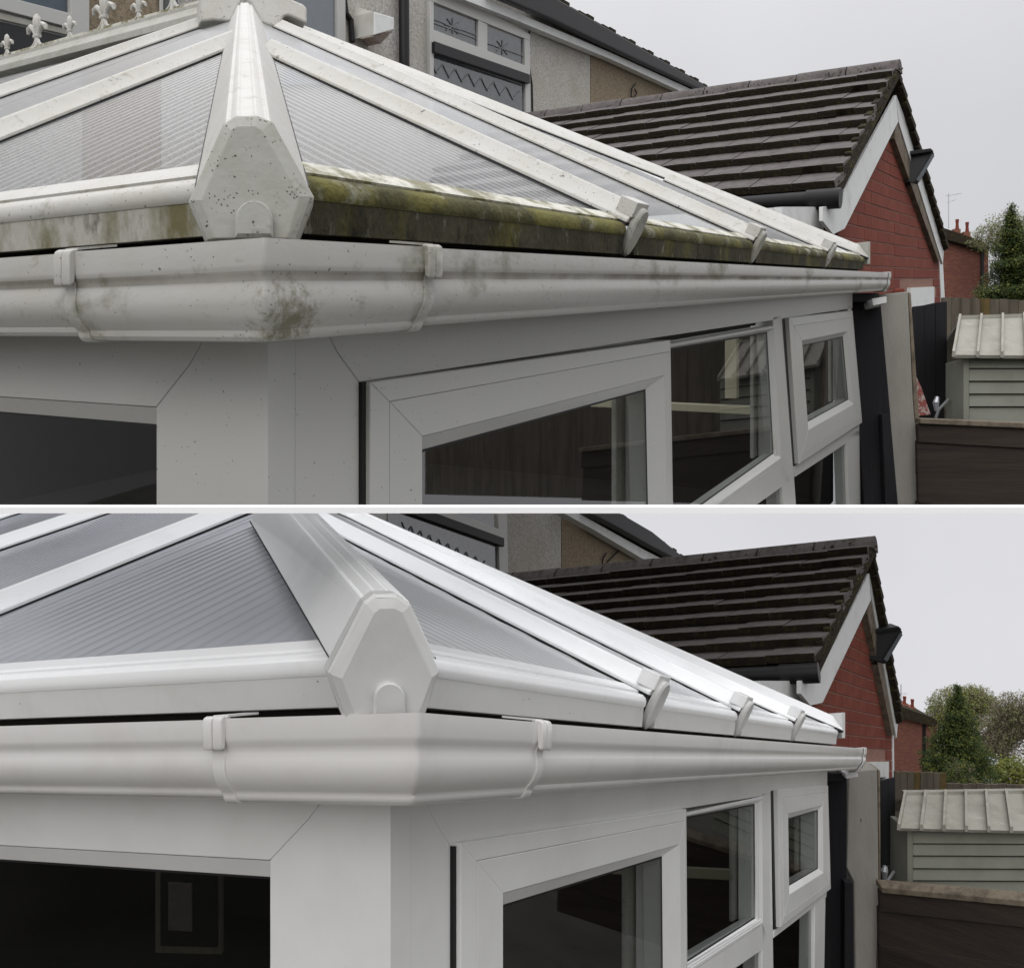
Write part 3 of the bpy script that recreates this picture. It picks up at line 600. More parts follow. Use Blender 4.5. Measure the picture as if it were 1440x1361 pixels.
#%%DATA
HU = Frame(372, 336, .944, (1440, 394), (-1405, 465))
HL = Frame(588, 1003, 1.056, (1405, 1067), (-1960, 1080))
SU = dict(dirty=True, label='old conservatory roof and gutter stained with moss and grime, above the white ledge', Q=(2.25, 2.45), aend=5.03, afar=4.55, farA=4.72, farw=.20,
    barR_foot=[(880, 316), (1065, 344), (1157, 353)], barR_top=[(400, 92), (400, 47)], barsL=[((0, 202), (315, 75)), ((0, 140), (293, 37)), ((0, 109), (77, 83))], Bmax=4.85, ridge=True,
    fleur_px=[10, 52, 98, 146, 195, 243], hood=[([(281, -6), (281, 32), (300, 29), (325, 31), (339, 3), (336, -8)], 4.02, 0), ([(351, -8), (352, 3), (364, 32), (380, 37), (394, 39), (399, 24), (406, 22), (432, 34), (432, 12), (427, 6), (392, -8)], 4.12, 0)],
    hipsec=[(275, 262), (313, 180), (318, 173), (323, 175), (330, 167), (334, 164.5), (339, 167), (356, 167), (360, 164.5), (365, 167), (374, 175), (379, 172), (385, 179), (434, 262)],
    hipctr=(348, 165), hipfar=(344, 4, 4.1), hipk=.31,
    capout=[(331.5, 163.5), (362.5, 163.5), (384, 172.5), (442, 278), (418, 340), (289, 340), (265, 284), (314, 175)],
    capin=[(334, 185), (359, 184.5), (369, 191), (421, 282), (404, 340), (304, 340), (284, 287), (326, 191)], bolt=(358, 291, 342, 26),
    ac=.303, bc=.342, zbot=-1.3, gapA=.322, wallend=4.62, z4top=-.20, bpost=.356, zheadL=-.213, zglassL=-.240,
    s1O=[(510, 537), (936, 478), (944, 712), (510, 712)], s1I=[(583, 613), (927, 528), (935, 712), (583, 712)], s1G=[(590, 633), (908, 547), (917, 712), (591, 712)],
    z2top=-.2, mulB=(2.8, 3.0), o2=[(938, 484), (1088, 458), (1100, 650), (946, 760)], i2=[(939, 489), (1087, 462), (1098, 643), (947, 752)], g2=[(939, 492), (1084, 467), (1093, 638), (947, 744)],
    o4=[(1103, 447), (1194, 437), (1208, 594), (1117, 652)], g4=[(1125, 486), (1184, 473), (1192, 562), (1133, 594)],
    members=[([(1087, 445), (1101, 442), (1121, 730), (1103, 730)], 'window_mullion'), ([(946, 748), (1098, 645), (1112, 676), (946, 795)], 'window_transom'),
             ([(1117, 656), (1209, 598), (1210, 611), (1118, 671)], 'window_transom'), ([(1190, 612), (1210, 604), (1216, 730), (1194, 730)], 'window_jamb'), ([(1192, 430), (1197, 429), (1213, 600), (1207, 600)], 'window_jamb')],
    panes=[[(946, 795), (1108, 678), (1106, 730), (946, 840)], [(1119, 668), (1191, 618), (1195, 730), (1119, 730)]], inner=[(830, 562, 1120, 586), (1019, 470, 1036, 561)], gap4=[(1099.5, 449), (1103, 448.5), (1118, 654), (1115, 655)])
SL = dict(dirty=False, label='clean white conservatory roof and gutter, below the white ledge', Q=(2.6, 2.75), aend=3.97, afar=3.65, farA=3.76, farw=.20,
    barR_foot=[(931, 990), (1060, 1013), (1137, 1026)], barR_top=[(480, 757), (478, 723)], barsL=[((0, 867), (350, 723)), ((0, 775), (153, 723)), ((0, 732), (27, 723))], Bmax=4.6, ridge=False, fleur_px=[], hood=[],
    hipsec=[(464, 925), (507, 850), (512, 844), (517, 846), (525, 838), (530, 835), (534, 838), (551, 837), (555, 834), (559, 837), (568, 845), (573, 843), (578, 851), (612, 925)],
    hipctr=(541, 836), hipfar=(431, 722, 1.95), hipk=.66, hipext=1.7,
    capout=[(527, 834), (557, 834.5), (577, 849.5), (617, 944), (597, 1006), (481, 1006), (459, 944), (511, 846)],
    capin=[(531, 854), (551.6, 853.5), (562.7, 859), (604.5, 948.7), (583, 1006), (499, 1006), (479, 951), (524, 860)], bolt=(543, 954, 1010, 22),
    ac=.322, bc=.312, zbot=-1.1, gapA=.297, wallend=3.74, z4top=-.185, bpost=.352, zheadL=-.205, zglassL=-.232,
    s1O=[(637, 1184), (958, 1137), (961, 1361), (637, 1361)], s1I=[(696, 1255), (947, 1187), (951, 1361), (696, 1361)], s1G=[(699, 1274), (931, 1203), (934, 1361), (699, 1361)],
    z2top=-.2, mulB=(2.4, 2.5), o2=[(959, 1143), (1072, 1119), (1073, 1299), (961, 1374)], i2=[(960, 1148), (1071, 1125), (1072, 1295), (962, 1366)], g2=[(961, 1151), (1067, 1130), (1068, 1291), (963, 1360)],
    o4=[(1087, 1110), (1159, 1104), (1163, 1249), (1091, 1303)], g4=[(1104, 1151), (1149, 1138), (1149, 1221), (1105, 1247)],
    members=[([(1071, 1114), (1084, 1111), (1088, 1380), (1072, 1380)], 'window_mullion'), ([(961, 1362), (1071, 1292), (1083, 1328), (961, 1412)], 'window_transom'),
             ([(1088, 1308), (1163, 1252), (1162, 1262), (1088, 1319)], 'window_transom'), ([(1146, 1272), (1161, 1262), (1159, 1380), (1145, 1380)], 'window_jamb'), ([(1159, 1098), (1163, 1097), (1166, 1252), (1162, 1252)], 'window_jamb')],
    panes=[[(961, 1412), (1083, 1328), (1073, 1400), (961, 1440)], [(1089, 1318), (1145, 1275), (1145, 1380), (1089, 1380)]], inner=[(860, 1214, 1075, 1240)], gap4=[(1083.5, 1112), (1087, 1111), (1092, 1305), (1089, 1306)])
HALF = 'U'; conservatory(HU, SU, 'dirty')
HALF = 'L'; conservatory(HL, SL, 'clean')
#%%HOUSE
def house(h, D):
    bw = D['b']; w = h.w
    def hp(px, py): g = h.onb(px, py, bw); return (g.x, g.z)
    def sheet(poly, m, name, par, proud=0., dep=.03, bevel=0, lab=None):
        return MB().prism([w(a, bw - proud, z) for a, z in [hp(*p) for p in poly]], h.B * dep).build(name, m, par, bevel=bevel, label=lab)
    e0, e1 = D['eave']; base = w(hp(*e0)[0], bw, hp(D['low'][0], D['low'][1])[1])
    root = empty('house', base, D['label'], 'house')
    tanx = D['tanx']
    for k_, (pl, m) in enumerate(D['walls']):
        sheet(pl, m, 'wall', root, dep=.25 + .01 * k_)
    for (pl, dep) in D['gutter']:
        sheet(pl, 'black_plastic', 'gutter', root, proud=.28, dep=.12, bevel=.02)
    for pl in D['soffit']: sheet(pl, 'white_paint', 'soffit_board', root, proud=.16, dep=.12)
    # rear roof slope behind the gutter, laid in courses
    a0, z0 = hp(*D['roofline'][0]); a1, z1 = hp(*D['roofline'][1])
    A = [w(a0, bw - .25, z0), w(a1, bw - .25, z1)]; 
    MB().prism([A[0], A[1], A[1] + h.B * 1.5 + V((0, 0, -.15)), A[0] + h.B * 1.5 + V((0, 0, -.15))], (0, 0, -.06)).build('roof', 'tile_edge', root)
    n = 26
    for i in range(n):
        p = A[0].lerp(A[1], (i + .08) / n); q_ = A[0].lerp(A[1], (i + .92) / n); hh = V((0, 0, .035 + .02 * (i % 3)))
        MB().prism([p, q_, q_ + hh, p + hh], h.B * .3).build('eaves_tile', 'tile_edge', root)
    for W_d in D['windows']:
        O = W_d['out']; fr = sheet(O, 'pvc_wall_dirty', 'window_frame', root, proud=.03, dep=.02, bevel=.004)
        # frame bars (proud) and panes
        for nm, pl, pr, m in W_d['parts']:
            if nm == 'pane':
                sheet(pl, m, 'curtain', fr, proud=.032, dep=.004)
                MB().quad(*[w(a, bw - .040, z) for a, z in [hp(*p) for p in pl]]).build('pane', 'hglass', fr, recalc=False)
            else: sheet(pl, m, nm, fr, proud=pr, dep=pr, bevel=.004)
        for ln in W_d.get('lead', []):
            pts = [w(*((lambda g: (g[0], bw - .045, g[1]))(hp(*p)))) for p in ln]; MB().tube(pts, W_d.get('lr', .008), 5).build('lead_strip', W_d.get('lm', 'lead'), fr)
    for pl in D.get('pipes', []):
        (x0, y0), (x1, y1), r = pl; a, z = hp(x0, y0); a2, z2 = hp(x1, y1)
        MB().tube([w(a, bw - .08, z), w(a2, bw - .08, z2)], r, 12).build('downpipe', 'black_plastic', root, smooth=True)
    for pts, r in D.get('wires', []):
        MB().tube([w(*((lambda g: (g[0], bw - .03, g[1]))(hp(*p)))) for p in pts], r, 6).build('cable', 'gasket', root)
    return root
star = lambda x, y, s: [[(x - s, y - s * .2), (x + s, y + s * .5)], [(x, y - s), (x, y + s)], [(x - s * .7, y - s * .9), (x + s * .7, y + s)], [(x - s * .8, y + s * .5), (x + s * .8, y - s * .5)]]
zig = [(600 + i * 9, 92 + i * 3.1 + (9 if i % 2 else -6)) for i in range(15)]
DU = dict(b=4.9, low=(700, 420), tanx=832, eave=[(743, 0), (981, 128)], label='rendered house with patterned leaded windows behind the dirty conservatory',
    walls=[([(-60, -60), (116, -60), (116, 420), (-60, 420)], 'render'), ([(117, -60), (226, -60), (226, 420), (117, 420)], 'render_tan'), ([(227, -60), (640, -60), (740, 12), (830, 52), (830, 420), (227, 420)], 'render'), ([(831, 52), (985, 138), (985, 420), (831, 420)], 'render_tan')],
    gutter=[([(664, -40), (745, -3), (862, 62), (985, 131), (985, 137), (864, 84), (748, 32), (664, -2)], .12)], soffit=[[(600, -30), (664, 2), (848, 78), (975, 134), (972, 146), (940, 128), (846, 86), (700, 28), (600, -10)]],
    roofline=[(740, -4), (978, 127)],
    windows=[dict(out=[(598, -25), (739, 50), (740, 190), (598, 190)], lr=.007, parts=[
        ('window_bar', [(598, -25), (739, 50), (739, 59), (598, 3)], .07, 'pvc_wall_dirty'), ('window_bar', [(598, 3), (603, 5), (603, 190), (598, 190)], .068, 'pvc_wall_dirty'),
        ('window_bar', [(731, 56), (739, 59), (740, 190), (734, 190)], .068, 'pvc_wall_dirty'), ('window_mullion', [(666, 30), (679, 36), (679, 82), (666, 76)], .066, 'pvc_wall_dirty'),
        ('window_transom', [(603, 44), (733, 94), (734, 106), (603, 60)], .072, 'pvc_wall_dirty'), ('window_hood', [(600, 61), (735, 107), (735, 120), (600, 76)], .11, 'black_plastic'),
        ('pane', [(603, 6), (666, 31), (666, 67), (603, 43)], 0, 'curtain'), ('pane', [(679, 37), (731, 58), (731, 93), (679, 74)], 0, 'curtain'), ('pane', [(603, 77), (733, 121), (734, 190), (603, 190)], 0, 'curtain')],
        lead=star(632, 38, 11) + star(702, 68, 10) + [[(603, 33), (665, 56)], [(680, 62), (731, 80)], [(603, 50 - 22), (665, 51)]] + [[zig[i], zig[i + 1]] for i in range(14)]),
      dict(out=[(395, -40), (478, -20), (479, 120), (395, 120)], parts=[('window_bar', [(467, -20), (478, -18), (479, 120), (468, 120)], .068, 'pvc_wall_dirty'), ('pane', [(395, -38), (466, -20), (467, 120), (395, 120)], 0, 'bluepane')]),
      dict(out=[(-40, -60), (116, -60), (117, 90), (-40, 90)], parts=[('window_bar', [(90, -60), (117, -55), (117, 90), (92, 90)], .07, 'pvc_wall_dirty'), ('window_bar', [(-40, -12), (92, 22), (92, 42), (-40, 8)], .066, 'pvc_wall_dirty'), ('window_transom', [(-40, 12), (92, 44), (92, 52), (-40, 22)], .05, 'pvc_cap_dirty'),
            ('pane', [(-40, -60), (90, -40), (90, 20), (-40, -14)], 0, 'bluepane'), ('pane', [(-40, 24), (92, 54), (92, 90), (-40, 90)], 0, 'gasket')]),
      dict(out=[(222, -30), (246, -25), (246, 60), (222, 60)], parts=[('pane', [(226, -25), (246, -20), (246, 60), (226, 60)], 0, 'gasket')])],
    pipes=[((559, -30), (560, 130), .055)], wires=[([(742, 40), (739, 80), (745, 120), (746, 160)], .014), ([(892, 118), (886, 126), (885, 136), (889, 140), (893, 132), (890, 126)], .012), ([(480, -5), (483, 20), (490, 30), (492, 60)], .03)])
DL = dict(b=4.4, low=(700, 1075), tanx=795, eave=[(840, 722), (940, 789)], label='rendered house with dark sided window behind the clean conservatory',
    walls=[([(-900, 500), (380, 500), (640, 640), (789, 724), (789, 1080), (-900, 1080)], 'render'), ([(790, 724), (945, 800), (945, 1080), (790, 1080)], 'render_tan')],
    gutter=[([(740, 665), (842, 722), (893, 750), (945, 790), (945, 797), (893, 772), (842, 745), (740, 695)], .12)], soffit=[[(740, 692), (826, 739), (893, 775), (942, 799), (936, 804), (888, 786), (822, 748), (740, 704)]],
    roofline=[(760, 676), (942, 788)],
    windows=[dict(out=[(520, 640), (706, 700), (708, 840), (520, 840)], lr=.007, parts=[
        ('window_bar', [(692, 690), (705, 695), (708, 840), (696, 840)], .068, 'pvc_wall_dirty'), ('window_transom', [(520, 680), (697, 746), (697, 757), (520, 694)], .072, 'pvc_wall_dirty'),
        ('window_hood', [(540, 702), (697, 758), (697, 770), (540, 716)], .11, 'black_plastic'), ('pane', [(540, 717), (695, 771), (696, 840), (540, 840)], 0, 'curtain'), ('pane', [(640, 690), (691, 710), (691, 743), (640, 724)], 0, 'curtain')],
        lead=[[(560 + i * 13, 735 + i * 6), (566 + i * 13, 752 + i * 6), (573 + i * 13, 741 + i * 6)] for i in range(9)])],
    pipes=[], wires=[([(707, 722), (709, 760), (707, 800)], .014), ([(850, 778), (845, 786), (844, 796), (849, 800), (852, 790), (872, 770)], .012)])
HALF = 'U'; house(HU, DU)
al = HU; 
def alarm():
    b = 4.9; g = lambda px, py, pr: HU.w(*(lambda q_: (q_.x, b - pr, q_.z))(HU.onb(px, py, b)))
    root = empty('alarm_box', g(526, 60, 0), 'boxy off white alarm box with a faded red underside on the rendered wall', 'alarm box')
    f = [(500, 8), (526, 16), (553, 24), (553, 40), (536, 60), (500, 50)]
    A_ = [P(x, y, HU.w(0, 0, 0).y + 9.0) for x, y in [(499, 9), (527, 18), (527, 52), (499, 47)]]
    Y = HU.w(HU.onb(526, 40, b).x, b, 0).y - .35
    lf = [P(499, 9, Y + .12), P(526, 17, Y - .05), P(526, 50, Y - .05), P(499, 46, Y + .12)]
    rt = [P(526, 17, Y - .05), P(554, 25, Y + .12), P(554, 42, Y + .12), P(526, 50, Y - .05)]
    back = HU.B * .3
    MB().loft(lf, [p + back for p in lf]).build('box_side', 'alarm', root, bevel=.01)
    MB().loft([p + V((.004, 0, 0)) for p in rt], [p + back + V((.004, 0, 0)) for p in rt]).build('box_front', 'white_paint', root, bevel=.01)
    un = [P(500, 48, Y + .1), P(526, 51.5, Y - .05), P(553, 43, Y + .1), P(536, 62, Y + .2)]
    MB().prism(un, back * .5).build('box_underside', 'alarm_b', root, bevel=.004)
alarm()
HALF = 'L'; house(HL, DL)
#%%OUTBUILDING
def outbuilding(k, D):
    w = k.w
    g = lambda px, py, b=0.0: k.onb(px, py, b)
    rt = g(*D['ridge'], -.12); ev = g(*D['eave'], -.12); fv = g(*D['fareave'], -.12)
    root = empty('brick_outbuilding', w(g(*D['foot']).x, 0, g(*D['base']).z), D['label'], 'outbuilding')
    LEN = D['len']
    run = V((rt.x - ev.x, 0, rt.z - ev.z)); NC = 9; nrm = V((-run.z, 0, run.x)).normalized()
    ex = run / NC; u = run.normalized(); tw = .30; nt_ = int(LEN / tw) + 1
    # under-roof slab
    MB().prism([w(*(ev - nrm * .05)), w(*(rt - nrm * .05)), w(*(rt - nrm * .10)), w(*(ev - nrm * .10))], k.B * LEN).build('roof', 'tile_edge', root)
    meshes = []
    def tile(m):
        o = ev; th = .058
        pts = [o - u * .01 + nrm * .0, o - u * .01 + nrm * th, o + ex * 1.12 + nrm * (th - .07), o + ex * 1.12 - nrm * .07]
        mb = MB(); n = 5; A_ = []
        for i in range(n + 1):
            hh = .0012 * math.sin(math.pi * i / n) 
            A_.append([w(*(p + V((0, .004 + (tw - .008) * i / n, 0)) + (nrm * hh if j in (1, 2) else V()))) for j, p in enumerate(pts)])
        mb.loft(A_[0], A_[1]);
        for i in range(1, n): mb.loft(A_[i], A_[i + 1], cap=(i == n - 1))
        ob = mb.build('roof_tile', [m, 'tile_edge'], root); ud = (w(*u) - w(0, 0, 0)).normalized()
        for p in ob.data.polygons:
            if p.normal.dot(ud) < -.6: p.material_index = 1  # front edges darkened for the shadow between courses, with moss
        return ob
    protos = [tile('tile'), tile('tile_b')]; first = [True, True]
    R0 = w(0, 0, 0)
    for c in range(NC):
        for t in range(nt_):
            kx = random.random() < .4; pr = protos[kx]
            off = (w(*(ex * c + V((0, t * tw - (tw * .5 if c % 2 else 0), 0)))) - R0) + (w(*nrm) - R0) * random.uniform(-.004, .006)
            if c % 2 and t == 0: off += (w(0, tw * .5, 0) - R0)
            if first[kx]: pr.location = off; first[kx] = False
            else: place(pr.data, 'roof_tile', root, off)
    # ridge tiles
    rl = .45; sec = [(-.12, -.055), (-.10, .0), (-.055, .045), (0, .06), (.055, .045), (.10, .0), (.12, -.055)]
    pr = None
    for i in range(int(LEN / rl) + 1):
        if pr is None:
            pr = MB().loft([w(rt.x + x, -.13, rt.z + z) for x, z in sec], [w(rt.x + x, -.13 + rl - .012, rt.z + z) for x, z in sec]).build('ridge_tile', 'tile', root, smooth=True)
        else: place(pr.data, 'ridge_tile', root, (w(0, rl * i, 0) - R0) + V((0, 0, random.uniform(-.006, .006))))
    # verge: ragged tile ends and mossy mortar, near and far slopes
    for a_, b_, nm in ((ev, rt, 1), (fv, rt, -1)):
        dd = (b_ - a_); n = 10 if nm == 1 else 14; nn = V((-dd.z, 0, dd.x)).normalized() * nm
        for i in range(n):
            p = a_ + dd * (i / n); q_ = a_ + dd * ((i + 1.06) / n)
            mb = MB(); zz = random.uniform(-.004, .008)
            mb.prism([w(*(p - nn * .035 + V((0, zz, 0)))), w(*(q_ - nn * .065 + V((0, zz, 0)))), w(*(q_ + nn * .0 + V((0, zz, 0)))), w(*(p + nn * .04 + V((0, zz, 0))))], k.B * .05)
            mb.build('verge_tile', 'tile_edge', root, bevel=.006)
        if nm == -1:
            MB().prism([w(*(a_ + V((0, .03, 0)))), w(*(b_ + V((0, .03, 0)))), w(*(b_ - nn * .05 + V((0, .03, 0)))), w(*(a_ - nn * .05 + V((0, .03, 0))))], k.B * LEN).build('roof', 'tile_edge', root)
    # moss tufts down the near verge and on the ridge (too fine to count)
    mb = MB()
    for i in range(420):
        t = random.random(); base = (ev + run * t) if i % 3 else V((rt.x - .10, random.uniform(0, 1.6) ** 1.3, rt.z - .02)); c = w(*(base + V((random.uniform(-.02, .02), random.uniform(-.03, .1) if i % 3 else 0, random.uniform(-.03, .02)))))
        s = random.uniform(.006, .018); mb.add([c + V((random.uniform(-s, s), random.uniform(-s, s), random.uniform(-s, s))) for _ in range(4)], [[0, 1, 2], [0, 2, 3], [0, 1, 3], [1, 2, 3]])
    mb.build('moss', 'moss_beam', root, kind='stuff')
    # bargeboards
    def board(poly, nm, m='white_paint', b=-.06, dep=.025):
        return MB().prism([w(*g(x, y, b)) for x, y in poly], k.B * dep).build(nm, m, root, bevel=.003)
    board(D['bargeN'], 'bargeboard', b=-.075); board(D['bargeF'], 'bargeboard')
    board(D['underF'], 'barge_batten', 'fence_top', b=-.05, dep=.06)
    # eaves gutter along the near side
    c0 = g(*D['gutc'], -.14); r = D['gutr']
    MB().tube([w(*c0), w(c0.x, LEN, c0.z)], r, 14).build('eaves_gutter', 'black_plastic', root, smooth=True)
    MB().tube([w(*(c0 + V((0, -.02, 0)))), w(c0.x, .07, c0.z)], r * 1.15, 14).build('gutter_end', 'black_plastic', root, smooth=True)
    fs = [g(*p, 0) for p in D['fascia']]
    MB().prism([w(*fs[0]), w(*fs[1]), w(*fs[2]), w(*fs[3])], k.B * .05).build('fascia_return', 'white_paint', root)
    MB().prism([w(fs[0].x + .02, .06, fs[0].z), w(fs[0].x + .02, .06, fs[3].z), w(fs[0].x + .02, LEN, fs[3].z), w(fs[0].x + .02, LEN, fs[0].z)], k.A * .03).build('fascia_board', 'white_paint', root)
    # brick gable
    apex = g(*D['apex']); nf = g(*D['foot']); ff = g(*D['farfoot']); zb = g(*D['base']).z
    gable = [(nf.x, zb), (ff.x, zb), (ff.x, ff.z), (apex.x, apex.z), (nf.x, nf.z)]
    wall = MB().prism([w(a, .005, z) for a, z in gable], k.B * .1); wall = wall.build('wall', 'mortar', root)
    MB().prism([w(nf.x + .02, .11, zb), w(nf.x + .02, .11, nf.z), w(nf.x + .02, LEN, nf.z), w(nf.x + .02, LEN, zb)], k.A * .1).build('side_wall', 'white_paint', root)
    bl, bh, j = D['brick']; whole = None; wr = D.get('win')
    z = zb; row = 0; cnt = 0
    wx = [g(*p) for p in wr]; wa0, wa1, wz1, wz0 = wx[0].x, wx[1].x, wx[0].z, wx[2].z
    while z < apex.z:
        a = nf.x - (bl * .5 if row % 2 else 0)
        while a < ff.x:
            jv = j * .35; pl = [(a + jv / 2, z + j / 2), (a + bl - jv / 2, z + j / 2), (a + bl - jv / 2, z + bh - j / 2), (a + jv / 2, z + bh - j / 2)]
            if not (a + bl > wa0 and a < wa1 and z < wz1 + .02):
                cut = clip_poly(pl, 0, nf.x, ff.x)
                if cut: cut = half_plane(cut, (ff.x, ff.z), (apex.x, apex.z))
                if len(cut) >= 3: cut = half_plane(cut, (apex.x, apex.z), (nf.x, nf.z))
                if len(cut) >= 3 and cnt < 300:
                    same = len(cut) == 4 and all(abs(p[0] - q_[0]) + abs(p[1] - q_[1]) < 1e-6 for p, q_ in zip(cut, pl))
                    dark = random.random() < .4; jit = random.uniform(-.003, .001); cnt += 1
                    if same and whole and random.random() < 2:
                        src, a0, z0 = whole[dark]; place(src, 'brick', root if False else root, (w(a - a0, jit, z - z0) - R0))
                    elif same:
                        o1 = MB().prism([w(p[0], 0, p[1]) for p in cut], k.B * .03).build('brick', 'brick', root); m2 = o1.data.copy(); m2.materials.clear(); m2.materials.append(M['brick_b'])
                        whole = {False: (o1.data, a, z), True: (m2, a, z)}
                    else: MB().prism([w(p[0], jit, p[1]) for p in cut], k.B * .03).build('brick', 'brick_b' if dark else 'brick', root)
            a += bl
        z += bh; row += 1
    # little white window low on the gable
    fr = MB(); e = (wa1 - wa0) * .14
    for q_ in ([(wa0, wz0), (wa0 + e, wz0), (wa0 + e, wz1), (wa0, wz1)], [(wa1 - e, wz0), (wa1, wz0), (wa1, wz1), (wa1 - e, wz1)], [(wa0 + e, wz1 - e), (wa1 - e, wz1 - e), (wa1 - e, wz1), (wa0 + e, wz1)], [((wa0 + wa1) / 2 - e / 3, wz0), ((wa0 + wa1) / 2 + e / 3, wz0), ((wa0 + wa1) / 2 + e / 3, wz1 - e), ((wa0 + wa1) / 2 - e / 3, wz1 - e)]):
        fr.prism([w(a, -.03, z) for a, z in q_], k.B * .08)
    f_ = fr.build('window_frame', 'white_paint', root); MB().prism([w(a, .0, z) for a, z in [(wa0 + e, wz0), (wa1 - e, wz0), (wa1 - e, wz1 - e), (wa0 + e, wz1 - e)]], k.B * .004).build('pane', 'curtain', f_)
    board(D['quoin'], 'corner_strip', b=-.01, dep=.02)
    return root
def floodlight(k, D, lab):
    b = -.05; g = lambda px, py, bb: k.w(*(lambda q_: (q_.x, bb, q_.z))(k.onb(px, py, 0)))
    Y = g(*D['c'], 0).y - .35; c = D['c']; s = D['s']
    root = empty('floodlight', P(c[0], c[1], Y), lab, 'floodlight')
    q_ = lambda dx, dy, dY=0: P(c[0] + dx * s, c[1] + dy * s, Y + dY)
    # housing: tapered box, glass face turned to the lower right
    front = [q_(-1, -20, -.10), q_(22, -18, .06), q_(6, 13, .02), q_(-12, 8, -.14)]
    fr2 = [q_(-14, -16, .05), q_(2, -22, .16), q_(-4, 10, .14), q_(-20, 12, .02)]
    hs_ = MB().loft([q_(22, -19, 0), q_(24, -15, .02), q_(7, 16, 0), q_(3, 14, 0)], [q_(-14, -16, .06), q_(-10, -8, .2), q_(-14, 10, .16), q_(-20, 8, .05)]).build('lamp_housing', 'black_plastic', root, bevel=.008)
    MB().prism([q_(21, -15, -.03), q_(23, -13, -.02), q_(8, 13, -.04), q_(5, 11, -.05)], (.004, -.006, 0)).build('lamp_glass', 'floodglass', hs_)
    MB().prism([q_(-17, -16, .0), q_(20, -21, -.04), q_(23, -18, -.04), q_(-15, -12, .0)], (0, .16, 0)).build('lamp_hood', 'black_plastic', hs_, bevel=.004)
    MB().prism([q_(-27, 10, .2), q_(-2, 9, .05), q_(0, 16, .05), q_(-26, 17, .2)], (0, .12, 0)).build('wall_bracket', 'black_plastic', root, bevel=.006)
    MB().tube([q_(-24, 12, .25), q_(-24, -18, .3), q_(-22, -22, .3)], .008, 6).build('cable', 'gasket', root)
KU = Frame(1185, 300, 6.8, (1560, 391), (-1405, 465)); KL = Frame(1150, 965, 6.0, (1520, 1067), (-1960, 1080))
BU = dict(label='brick outbuilding with dark mossy tiled roof and white bargeboards, beside the dirty conservatory', ridge=(1264, 93), eave=(1176, 263), fareave=(1335, 347), foot=(1160, 365), base=(1185, 470), len=3.9,
    bargeN=[(1260, 134), (1263, 172), (1188, 322), (1172, 330), (1157, 311), (1157, 291), (1184, 288), (1187, 268)], bargeF=[(1260.5, 134), (1277, 176), (1328, 345), (1326, 372), (1264, 172)], underF=[(1259, 175), (1264, 173), (1324, 366), (1320, 368), (1258, 195)],
    gutc=(1178, 279), gutr=.062, fascia=[(1100, 291), (1158, 291), (1158, 325), (1100, 325)], apex=(1259, 172), farfoot=(1323, 366), brick=(.50, .107, .014), win=[(1276, 405), (1310, 404), (1310, 440), (1276, 440)], quoin=[(1321, 368), (1326, 368), (1329, 425), (1324, 425)])
BL = dict(label='brick outbuilding with dark mossy tiled roof and white bargeboards, beside the clean conservatory', ridge=(1229, 764), eave=(1148, 930), fareave=(1271, 1012), foot=(1130, 1020), base=(1150, 1130), len=4.2,
    bargeN=[(1222, 806), (1225, 843), (1157, 988), (1140, 992), (1126, 975), (1126, 957), (1153, 953), (1157, 938)], bargeF=[(1222.5, 806), (1238, 846), (1263, 1012), (1261, 1038), (1226, 840)], underF=[(1221, 848), (1226, 845), (1259, 1032), (1255, 1034), (1220, 864)],
    gutc=(1147, 946), gutr=.055, fascia=[(1068, 957), (1127, 957), (1127, 990), (1068, 990)], apex=(1221, 842), farfoot=(1257, 1034), brick=(.44, .098, .013), win=[(1214, 1071), (1245, 1071), (1245, 1110), (1214, 1110)], quoin=[(1255.5, 1034), (1257, 1034), (1258, 1100), (1256, 1100)])
HALF = 'U'; outbuilding(KU, BU); floodlight(KU, dict(c=(1281, 238), s=1.4), 'black floodlight on the dark gable of the upper brick outbuilding, angled down')
HALF = 'L'; outbuilding(KL, BL); floodlight(KL, dict(c=(1235, 911), s=1.45), 'black floodlight on the gable of the lower brick outbuilding, beside the pale sky')
#%%YARD
def pbox(pts, Y, dep, name, m, par=None, lab=None, cat=None, bevel=.003, Ys=None, origin=None, group=None):
    A_ = [P(x, y, (Ys[i] if Ys else Y)) for i, (x, y) in enumerate(pts)]
    o = MB().prism(A_, dep if isinstance(dep, V) else V((0, dep, 0))).build(name, m, par, bevel=bevel, origin=origin)
    if cat: tag(o, lab, cat, group)
    return o
def bare_fence(x0, x1, yt0, yt1, yb, Y0, Y1, n, name, m, lab, cat='fence', ms=None, thick=.02, rail=True):
    root = empty(name, P((x0 + x1) / 2, yb, (Y0 + Y1) / 2), lab, cat)
    for i in range(n):
        t0, t1 = i / n, (i + .985) / n; xa, xb = x0 + (x1 - x0) * t0, x0 + (x1 - x0) * t1; ya = yt0 + (yt1 - yt0) * t0 + random.uniform(-1, 1); yb_ = yt0 + (yt1 - yt0) * t1 + random.uniform(-1, 1)
        Ya, Yb = Y0 + (Y1 - Y0) * t0, Y0 + (Y1 - Y0) * t1; off = .006 * (i % 2)
        A_ = [P(xa, ya, Ya + off), P(xb, yb_, Yb + off), P(xb, yb, Yb + off), P(xa, yb, Ya + off)]
        MB().prism(A_, (0, thick, 0)).build('fence_board', (ms[i % len(ms)] if ms else m), root, bevel=.002)
    return root
